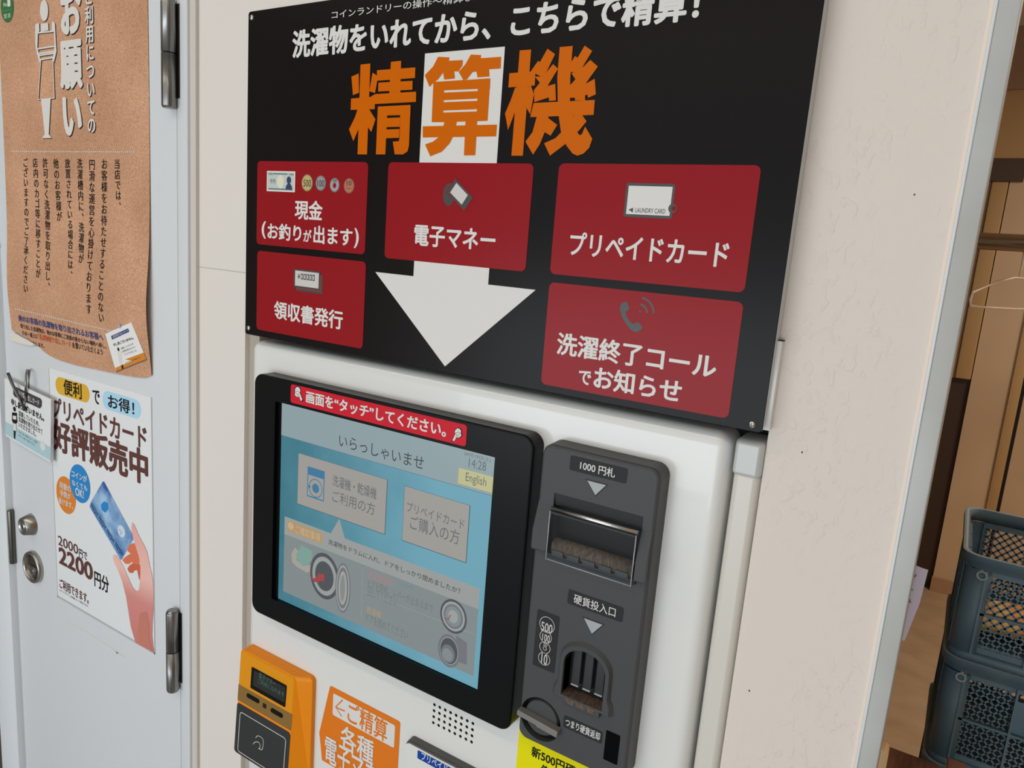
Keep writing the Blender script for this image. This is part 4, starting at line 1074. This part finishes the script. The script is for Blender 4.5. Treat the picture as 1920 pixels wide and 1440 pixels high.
A.circ((228, 996), 7, 11, mat('cloud_print', (190, 204, 216), .4), 2); A.line(((224, 992), (229, 998), (226, 1002)), .001, M_BLUE, 3)
A.build('card_picture', pp)
A = Art(YQ)
SK, SK2, SK3 = mat('skin_print', (222, 172, 160), .4), mat('skin_rose_print', (196, 128, 122), .4), mat('skin_orange_print', (206, 108, 76), .4)
def skin_grad():
    m = SK; nt, N, L, bs = nodes(m)
    # the printed photograph itself runs from pale fingers to a rose forearm
    tc = N.new('ShaderNodeTexCoord'); sp = N.new('ShaderNodeSeparateXYZ'); mr = N.new('ShaderNodeMapRange')
    mr.inputs['From Min'].default_value = P(270, 1225, YQ)[1]; mr.inputs['From Max'].default_value = P(250, 985, YQ)[1]
    rp = N.new('ShaderNodeValToRGB')
    for p_, c_ in ((0.0, (188, 112, 104)), (.42, (198, 128, 122)), (.62, (222, 176, 166)), (1.0, (214, 158, 150))):
        e = rp.color_ramp.elements.new(p_) if 0 < p_ < 1 else rp.color_ramp.elements[0 if p_ == 0 else -1]
        e.color = colr(c_)
    L.new(tc.outputs['Object'], sp.inputs[0]); L.new(sp.outputs[2], mr.inputs['Value']); L.new(mr.outputs[0], rp.inputs[0]); L.new(rp.outputs[0], bs.inputs['Base Color'])
skin_grad()
A.poly(((1148, 610), (1172, 580), (1205, 566), (1236, 608), (1252, 690), (1205, 682), (1150, 640)), SK3, 1, o5, 4.8)
A.poly(((1104, 722), (1118, 700), (1172, 664), (1240, 668), (1268, 740), (1232, 764), (1190, 738), (1160, 756), (1130, 752)), SK3, 2, o5, 4.8)
A.poly(((1148, 800), (1165, 770), (1205, 742), (1264, 760), (1268, 880), (1255, 900), (1236, 812), (1215, 812), (1195, 838), (1165, 832)), mat('skin_dark_orange_print', (192, 92, 62), .4), 1, o5, 4.8)
HD = ((1018, 690), (1026, 674), (1040, 674), (1078, 712), (1118, 790), (1160, 886), (1198, 968), (1222, 995), (1242, 1000), (1256, 975), (1262, 900), (1268, 850), (1266, 780), (1255, 700), (1225, 600), (1200, 520), (1186, 440), (1190, 385), (1200, 384), (1215, 412), (1250, 495), (1300, 586), (1326, 645), (1345, 740), (1372, 860), (1386, 1000), (1384, 1150), (1374, 1300), (1372, 1400), (1382, 1500), (1392, 1556), (1222, 1462), (1180, 1320), (1155, 1160), (1135, 1040), (1100, 905), (1060, 800), (1030, 740))
A.poly(HD, SK, 3, o5, 4.8)
A.poly(((1260, 1200), (1320, 1180), (1350, 1300), (1345, 1400), (1375, 1540), (1270, 1485), (1240, 1400)), mat('skin_brown_print', (184, 114, 98), .4), 5, o5, 4.8)
A.build('hand_picture', pp)

# laminated card on its hook
YL = YD - .012
LPX = ((8.5, 709), (95.5, 749), (94.5, 867), (10.5, 817))
LP = [P(*q, YL) for q in LPX]
b = MB(); b.prism(LP[::-1], YL, YL + .0012, M_PAPER2)
for k in range(3): b.prism([(x - .0006, z - .0006 * (k + 1)) for x, z in LP[::-1]], YL + .0014 + k * .0014, YL + .0024 + k * .0014, M_PAPER2)
lc_ = tag(b.build('laminated_card'), 'small white laminated cards hanging from the wire hook at the left of the door', 'card')
def lrow(t, xl, yt, yb, xr, m, off, lay=1):
    k = .456 + (yt - 709) / 108 * .144
    A.quad(t, (xl, yt), (xr, yt + k * (xr - xl)), (xr, yb + (k + .015) * (xr - xl)), (xl, yb), m, off, lay)
A = Art(YL)
A.poly(((10.5, 790), (95, 839), (94.8, 864), (10.8, 814)), mat('pale_teal_print', (160, 190, 198), .35), 0)
A.poly(((27, 724), (76, 747), (79, 752), (78.5, 762), (75, 766), (28, 744), (25, 739), (25, 728)), M_GRYP, 1); lrow('洗濯物取り出しカード', 30, 729, 740, 74, M_WHT, .01, 2)
lrow('申し訳ございません。', 21.5, 746, 759, 83, M_INK, .03)
lrow('混雑していたため、', 35, 769, 779, 74, M_GRYP, .01); lrow('洗濯物を取り出させて', 35, 780, 790, 80, M_GRYP, .01); lrow('いただきました。', 35, 791, 800, 68, M_GRYP, .01)
lrow('みなさまに気持ちよくご利用', 35, 807, 811, 70, M_GRYP, 0); lrow('いただくためにご協力ください', 34, 813, 817, 66, M_GRYP, 0)
A.build('lettering', lc_)
A = Art(YL)
A.circ((27.5, 767), 2.6, 4.4, M_INK, 1); A.poly(((23, 773), (32, 774), (33, 792), (30, 795), (25, 793), (22.5, 788)), M_INK, 1); A.poly(((24.5, 779), (31, 780), (31, 787), (24.5, 786)), M_WHT, 2)
A.poly(((25, 793), (31, 795), (32, 809), (24, 806)), M_WHT, 2); A.line(((25, 793), (24, 806), (32, 809), (31, 795)), .0006, M_INK, 3); A.poly(((26, 807), (30, 808.5), (29, 823), (26.5, 822)), M_INK, 2)
A.build('figure_icon', lc_)
A = Art(YL); A.poly(((75, 836), (78, 827), (84, 832), (86, 842), (80, 846)), M_WHT, 1); A.build('towel_icon', lc_)
def hookpt(px, py, y):
    x, z = P(px, py, y); return (x, y, z)
b = MB()
b.tube([hookpt(15, 699, YL - .012), hookpt(24, 722, YL - .009), hookpt(36, 746, YL - .005), hookpt(48, 770, YL - .002)], .0026, M_DSTEEL, 12)
b.tube([hookpt(48, 742, YL - .0025), hookpt(48.5, 722, YL - .004), hookpt(49, 704, YL - .003), hookpt(51, 694, YL + .004), hookpt(54, 694, YL + .010), hookpt(55, 712, YL + .0125), hookpt(55, 730, YL + .0125)], .0019, M_STEEL, 12)
b.tube([hookpt(48, 742, YL - .0025), hookpt(48, 752, YL - .003), hookpt(46.5, 756, YL - .005), hookpt(44, 757, YL - .006)], .0019, M_STEEL, 12)
hk = tag(b.build('wire_hook'), 'bent dark metal wire hook holding the laminated cards on the door', 'hook')

# ================================================================== STORE ROOM BEYOND THE DOORWAY
YB = 3.4
def X(px, py, y): return P(px, py, y)[0]
def Z(px, py, y): return P(px, py, y)[1]
M_TAN = noise_color(mat('tan_painted_board', (196, 160, 120), .6), (188, 158, 124), (204, 174, 140), 1.5, 2)
M_TAN2 = mat('ochre_board', (176, 140, 92), .6)
M_DBR = mat('dark_brown_wood', (64, 46, 34), .6)
xP = X(1812, 760, YB)
b = MB(); b.box(xP, YB, 0, 2.6, YB + .1, 2.6, M_TAN); structure(b.build('wall_back'))
b = MB(); b.box(-3.2, YB + .1, 0, 2.6, YB + .2, 2.6, M_DBR); structure(b.build('wall_recess'))
# door in the back wall: seam and casing
xs = X(1905, 810, YB)
b = MB(); b.box(xs - .0, YB - .006, .0, xs + .9, YB, 2.05, M_TAN, .002); d2 = structure(b.build('door_2'))
b = MB(); b.box(xs - .014, YB - .003, 0, xs - .001, YB + .004, 2.05, M_VOID); b.box(xs - .055, YB - .012, 0, xs - .014, YB, 2.1, M_TAN2, .002); b.build('door_casing', d2)
b = MB(); b.box(xP - .004, YB - .02, 0, xs - .055, YB, Z(1745, 1078, YB), mat('tan_baseboard', (170, 136, 100), .6)); structure(b.build('baseboard_back'))
# tall brown cupboard in the recess
cup = thing('cupboard', 'brown cupboard with ochre door panels in the recess of the far store room', 'cupboard', (X(1800, 700, YB), YB, 0))
yc = YB - .01
xl, xr = X(1770, 760, yc) - .5, xP - .002
b = MB(); b.box(xl, yc + .03, 0, xr, yc + .13, 2.6, M_DBR); b.build('body', cup)
z_a, z_b, z_c = Z(1815, 712, yc), Z(1870, 340, yc), Z(1890, 297, yc)
b = MB(); b.box(X(1815, 600, yc) - .01, yc, z_a, xr - .002, yc + .03, z_b, M_TAN2, .006); b.build('door_panel', cup)
b = MB(); b.box(X(1815, 600, yc) - .02, yc + .005, z_a, X(1815, 600, yc) - .012, yc + .03, z_b, mat('brown_moulding', (120, 90, 56), .5)); b.build('moulding', cup)
b = MB(); b.box(xl, yc - .01, z_c, xr + .5, yc + .03, Z(1900, 170, yc), M_TAN2); b.build('upper_panel', cup)
b = MB(); b.box(xl, yc - .03, Z(1900, 170, yc), xr + .5, yc + .03, 2.6, mat('brown_upper', (150, 118, 90), .6)); b.build('top_panel', cup)
b = MB(); b.box(xl, yc - .006, z_b, xr + .05, yc + .03, z_c, mat('brown_upper_gap', (74, 56, 38), .6)); b.build('shelf_gap', cup)

# chrome hanging rail
YR = 1.0
zr = (Z(1880, 437, YR) + Z(1880, 471, YR)) / 2; rr_ = abs(Z(1880, 437, YR) - Z(1880, 471, YR)) / 2 * .95
b = MB(); b.tube([(-.55, YR, zr), (1.6, YR, zr)], rr_, mat('warm_chrome', (196, 184, 170), .2, metal=1.0), 28)
rail = tag(b.build('hanging_rail'), 'shiny horizontal steel clothes rail across the store room behind the doorway', 'rail')
# wire hanger
def h3(px, py, y):
    x, z = P(px, py, y); return (x, y, z)
hm = mat('cream_coated_wire', (226, 196, 168), .4)
hy = YR
hookx = X(1922, 458, hy)
top = (hookx, hy, zr + rr_ + .004)
near = h3(1819.5, 562, hy - .17)
kx, kz = hookx + .002, Z(1905, 521, hy)
dirv = Vector((near[0] - kx, near[1] - hy, 0)); half = dirv.length; dirv.normalize()
nz_ = near[2]
def hp(s, z): return (kx + dirv.x * s, hy + dirv.y * s, z)
loop = [hp(half * .98, nz_ + .012), hp(half, nz_), hp(half * .98, nz_ - .010), hp(half * .6, nz_ - .012), hp(0, nz_ - .013), hp(-half * .6, nz_ - .012), hp(-half * .98, nz_ - .010), hp(-half, nz_), hp(-half * .98, nz_ + .012), hp(-half * .5, (nz_ + kz) / 2 + .012), hp(-.02, kz), hp(.02, kz), hp(half * .5, (nz_ + kz) / 2 + .012)]
b = MB(); b.tube(loop, .0022, hm, 8, closed=True); hang = tag(b.build('clothes_hanger'), 'cream wire clothes hanger hooked over the steel rail', 'clothes hanger')
b = MB()
hk_ = [hp(0, kz)] + [(kx, hy, kz + .02)]
for k in range(0, 200, 20):
    a = math.radians(-60 + k); hk_.append((kx, hy + (rr_ + .0032) * math.cos(a), zr + (rr_ + .0032) * math.sin(a)))
b.tube(hk_, .0020, hm, 8); b.build('hook', hang)

# stacked crates
M_CRATE = noise_color(mat('dusty_blue_crate_plastic', (82, 106, 118), .5), (72, 98, 112), (94, 114, 122), 7, 3)
M_CRIM = mat('pale_crate_rim', (138, 150, 150), .6)  # paler tone for the rim tops and tie rings
YK = .97
ckx = X(1806, 1035, YK); CW, CD = .52, .36
tops = [Z(1806, 1035, YK), Z(1768, 1226, YK), Z(1725, 1420, YK)]
pitch = (tops[0] - tops[2]) / 2
def crate_mesh(H, solid):
    parts = []
    b = MB(); r = .035
    # corner posts and rims (outline rounded)
    def outline(i): return rr(i, i, CW - i, CD - i, r - i * .5, 5)
    def ring(i, z): return [(x, y, z) for x, y in outline(i)]
    b.loft([ring(.0, H), ring(.0, H - .015), ring(.005, H - .016), ring(.005, H - .026), ring(.010, H - .028), ring(.012, H - .006), ring(.008, H)], M_CRATE, cap1=False, smooth=True)
    b.loft([ring(.008, H), ring(.004, H + .001), ring(0, H)], M_CRIM, cap1=False)
    b.build_ = None
    parts.append(('rim', b))
    b = MB()
    b.loft([ring(.006, .0), ring(.006, .012), ring(.010, .016), ring(.022, .016), ring(.022, .004)], M_CRATE, cap0=True, cap1=True, smooth=True)
    parts.append(('base', b))
    b = MB(); t = .003; y0 = .012
    xs_ = [.052 + i * (CW - .104) / 5 for i in range(6)]
    zz = [.016, .016 + (H - .05) * .5, H - .027]
    def wall(tr, L, solid_cells):
        xs_ = [.044 + i * (L - .088) / max(1, round((L - .088) / .086)) for i in range(max(1, round((L - .088) / .086)) + 1)]
        for x in xs_: b_box(tr, x - .002, -.010, zz[0] - .004, x + .002, .004, zz[2])
        for z in (zz[1],): b_box(tr, xs_[0], -.008, z - .0025, xs_[-1], .004, z + .0025)
        b_box(tr, xs_[0], -.002, zz[0], xs_[-1], .003, zz[0] + .012); b_box(tr, xs_[0], -.002, zz[2] - .012, xs_[-1], .003, zz[2])
        for i in range(len(xs_) - 1):
            for j in range(2):
                x0, x1 = xs_[i] + .002, xs_[i + 1] - .002; z0 = (zz[0] + .012, zz[1] + .0025)[j]; z1 = (zz[1] - .0025, zz[2] - .012)[j]
                if (i, j) in solid_cells:
                    b_box(tr, x0, 0, z0, x1, .003, z1 - .016); continue
                sp = .0172
                for sg in (1, -1):
                    c = -(z1 - z0)
                    span = (x1 - x0) + (z1 - z0)
                    k = 0
                    while k * sp < span:
                        d = k * sp + sp * .5
                        # line x - sg*z = const inside the cell
                        if sg > 0:
                            xa, za = x0, z0 + (z1 - z0) - d
                            if za < z0: xa, za = x0 + (z0 - za), z0
                            xb_, zb_2 = x0 + d, z1
                            if xb_ > x1: xb_, zb_2 = x1, z1 - (xb_ - x1)
                        else:
                            xa, za = x0, z0 + d
                            if za > z1: xa, za = x0 + (za - z1), z1
                            xb_, zb_2 = x0 + d, z0
                            if xb_ > x1: xb_, zb_2 = x1, z0 + (xb_ - x1)
                        k += 1
                        if xa >= xb_: continue
                        dx, dz = xb_ - xa, zb_2 - za; L_ = math.hypot(dx, dz)
                        if L_ < .003: continue
                        nx, nz2 = -dz / L_ * .0018, dx / L_ * .0018
                        q = [(xa + nx, za + nz2), (xa - nx, za - nz2), (xb_ - nx, zb_2 - nz2), (xb_ + nx, zb_2 + nz2)]
                        r0 = [tr(x, 0.0, z) for x, z in q]; r1 = [tr(x, .0025, z) for x, z in q]
                        b.loft([r0, r1], M_CRATE, cap0=True, cap1=True)
    def b_box(tr, x0, y0_, z0, x1, y1_, z1):
        q = [(x0, z0), (x1, z0), (x1, z1), (x0, z1)]
        b.loft([[tr(x, y0_, z) for x, z in q], [tr(x, y1_, z) for x, z in q]], M_CRATE, cap0=True, cap1=True)
    wall(lambda x, y, z: (x, .016 + y, z), CW, solid)
    parts.append(('front_wall', b)); 
    b = MB(); wall(lambda x, y, z: (x, CD - .016 - y, z), CW, ()); parts.append(('back_wall', b))
    b = MB()
    wall(lambda x, y, z: (.016 + y, x, z), CD, ()); parts.append(('side_wall', b))
    b = MB(); wall(lambda x, y, z: (CW - .016 - y, x, z), CD, ()); parts.append(('side_wall', b))
    for cx, cy, a0 in ((r, r, 180), (CW - r, r, 270), (CW - r, CD - r, 0), (r, CD - r, 90)):
        b = MB()
        for zlo, zhi in ((.012, H - .03),):
            A0 = [(cx + (r - .008) * math.cos(math.radians(a0 + 15 * k)), cy + (r - .008) * math.sin(math.radians(a0 + 15 * k))) for k in range(7)]
            # straight returns so the corner panel reaches the first rib
            ex = Vector((math.cos(math.radians(a0 - 90 + 0)), math.sin(math.radians(a0 - 90)))) * 0.018
            ex2 = Vector((math.cos(math.radians(a0 + 180)), math.sin(math.radians(a0 + 180)))) * 0.018
            A0 = [tuple(Vector(A0[0]) + ex * 1.0)] + A0 + [tuple(Vector(A0[-1]) + ex2)]
            I0 = [(cx + (x - cx) * .90, cy + (y - cy) * .90) for x, y in A0]
            b.loft([[(x, y, zlo) for x, y in A0 + I0[::-1]], [(x, y, zhi) for x, y in A0 + I0[::-1]]], M_CRATE, cap0=True, cap1=True, smooth=True)
        parts.append(('corner_post', b))
    for x in (.037, CW - .037):
        b = MB()
        ringp = [(x + .008 * math.cos(2 * math.pi * k / 14), .006, H - .038 + .008 * math.sin(2 * math.pi * k / 14)) for k in range(14)]
        b.tube(ringp, .0022, M_CRIM, 8, closed=True)
        parts.append(('tie_ring', b))
    return parts
cz_low = tops[2] - pitch
LAB = ('dusty blue mesh crate on top of the stack in the doorway, holding orange goods', 'blue-green plastic crate, second from the top of the stack, with a solid grey panel', 'blue plastic crate third from the top, cut by the bottom edge of the picture')
for k in range(3):
    H = (tops[k] - tops[k + 1] - .0011) if k < 2 else pitch - .003; zb = tops[k] - H - .001
    r0 = thing('plastic_crate', LAB[k], 'crate', (ckx, YK, zb), 'stacked blue crates in the store room')
    for nm, mb in crate_mesh(H, ((1, 1),) if k == 1 else ()):
        o = mb.build(nm, None); o.parent = r0
n_lower = 0
zz0 = tops[2] - pitch - .004
while zz0 > .12:   # the rest of the stack down to the floor
    zz0 -= pitch; n_lower += 1
# a low trolley carries the stack
b = MB()
b.box(ckx + .01, YK + .01, .0, ckx + CW - .01, YK + CD - .01, tops[2] - pitch + .001, mat('plain_cardboard', (150, 118, 84), .8), .004)
tag(b.build('cardboard_box'), 'plain brown cardboard box under the crate stack', 'box')
# orange goods seen through the mesh of the top crate
zb = tops[1]
b = MB()
rings = []
for i in range(9):
    t = i / 8; a = math.pi * t
    rings.append([(ckx + .04 + .40 * t, YK + .10 + .17 * (.5 + .5 * math.cos(2 * math.pi * q / 14)), zb + .016 + (.040 + .008 * math.sin(5 * t)) * max(0.02, .5 + .5 * math.sin(2 * math.pi * q / 14)) * (.6 + .4 * math.sin(a))) for q in range(14)])
b.loft(rings, noise_color(mat('orange_cloth', (224, 150, 62), .8), (206, 128, 44), (236, 176, 96), 18, 2), cap0=True, cap1=True, smooth=True)
tag(b.build('cloth_bundle'), 'orange cloth bundle lying inside the top blue crate', 'cloth')

# hand-written note fixed to the doorway post
YN = YW + .125
b = MB(); cols_ = []
for i in range(9):
    u = i / 8
    f = lambda a, c: tuple(P(a[0] + (c[0] - a[0]) * u, a[1] + (c[1] - a[1]) * u, YN))
    q0, qm, q1 = f((1690, 1046), (1740.6, 1067.5)), f((1682, 1122), (1724.5, 1130)), f((1672, 1188), (1697, 1197))
    cols_.append([(q[0], YN - .004 * math.sin(u * 2.6) - d_, q[1]) for q, d_ in ((q0, 0), (qm, .001), (q1, .003))])
M_NOTE = mat('lilac_note_paper', (186, 176, 190), .7)
b.loft([[c[k] for c in cols_] for k in range(3)], M_NOTE, cap1=False, closed=False, smooth=True)
b.loft([[Vector(c[2 - k]) + Vector((0, .0006, 0)) for c in cols_] for k in range(3)], M_NOTE, cap1=False, closed=False, smooth=True)
note = tag(b.build('paper_note'), 'pale lilac paper note with black handwriting sticking out behind the doorway post', 'note')
A = Art(YN - .0058)
n4 = lambda L: [(1540 + a / 3.34, 1005 + c / 3.34) for a, c in L]
for l in (((570, 236), (578, 252)), ((572, 282), (578, 268)), ((584, 246), (588, 258)), ((592, 240), (594, 250)), ((552, 312), (560, 322)), ((556, 336), (566, 330), (572, 342)), ((566, 322), (562, 344)),
          ((544, 400), (552, 386), (556, 402), (546, 418), (556, 410), (562, 418)), ((534, 420), (540, 440))): A.line(n4(l), .0007, M_INK, 0)
A.build('handwriting', note)
# wooden stool edge and planks at the foot of the doorway
M_PINE = noise_color(mat('pale_pine', (218, 178, 132), .5), (206, 164, 116), (228, 192, 148), 20, 2, (1, 1, .2))
M_RWOOD = noise_color(mat('red_brown_wood', (112, 70, 48), .4), (92, 54, 36), (128, 82, 56), 16, 3, (6, 1, 1))
YT = .25
a0 = P(1650, 1402, YT)
b = MB(); x0 = X(1638, 1420, YT); x1 = X(1664, 1425, YT); z1 = Z(1655, 1404, YT)
b.prism(rr(x0, 0, x1, z1 - .002, .006), YT, YT + .02, M_PINE, bev=.002)
b.box(x0 - .03, YT - .004, 0, X(1648, 1410, YT), YT + .018, z1 + .002, M_PINE, .001)
tag(b.build('wooden_post'), 'pale pine wooden chair post end beside the foot of the doorway post', 'wooden post')
YU = .62
z1 = Z(1700, 1411, YU + .16); xa_, xb_ = X(1655, 1405, YU) - .1, X(1775, 1440, YU)
stand = thing('wooden_stand', 'dark red-brown wooden stand with a flat top in front of the crates', 'stand', ((xa_ + xb_) / 2, YU + .08, 0))
b = MB(); b.box(xa_, YU, z1 - .03, xb_, YU + .16, z1, M_RWOOD, .003); b.build('top', stand)
for x in (xa_ + .01, xb_ - .045):
    for y in (YU + .01, YU + .115):
        b = MB(); b.box(x, y, 0, x + .035, y + .035, z1 - .0305, M_RWOOD, .002); b.build('leg', stand)
YX = .70
b = MB(); z1 = Z(1800, 1430, YX + .05)
b.box(X(1776, 1440, YX), YX, 0, X(1818, 1436, YX), YX + .05, z1 + .003, mat('glossy_brown_wood', (122, 84, 66), .25), .003); tag(b.build('wooden_stake'), 'glossy brown wooden post top right of the dark wooden stand', 'wooden post')

bpy.data.objects.remove(_to)
bpy.data.curves.remove(_tc)
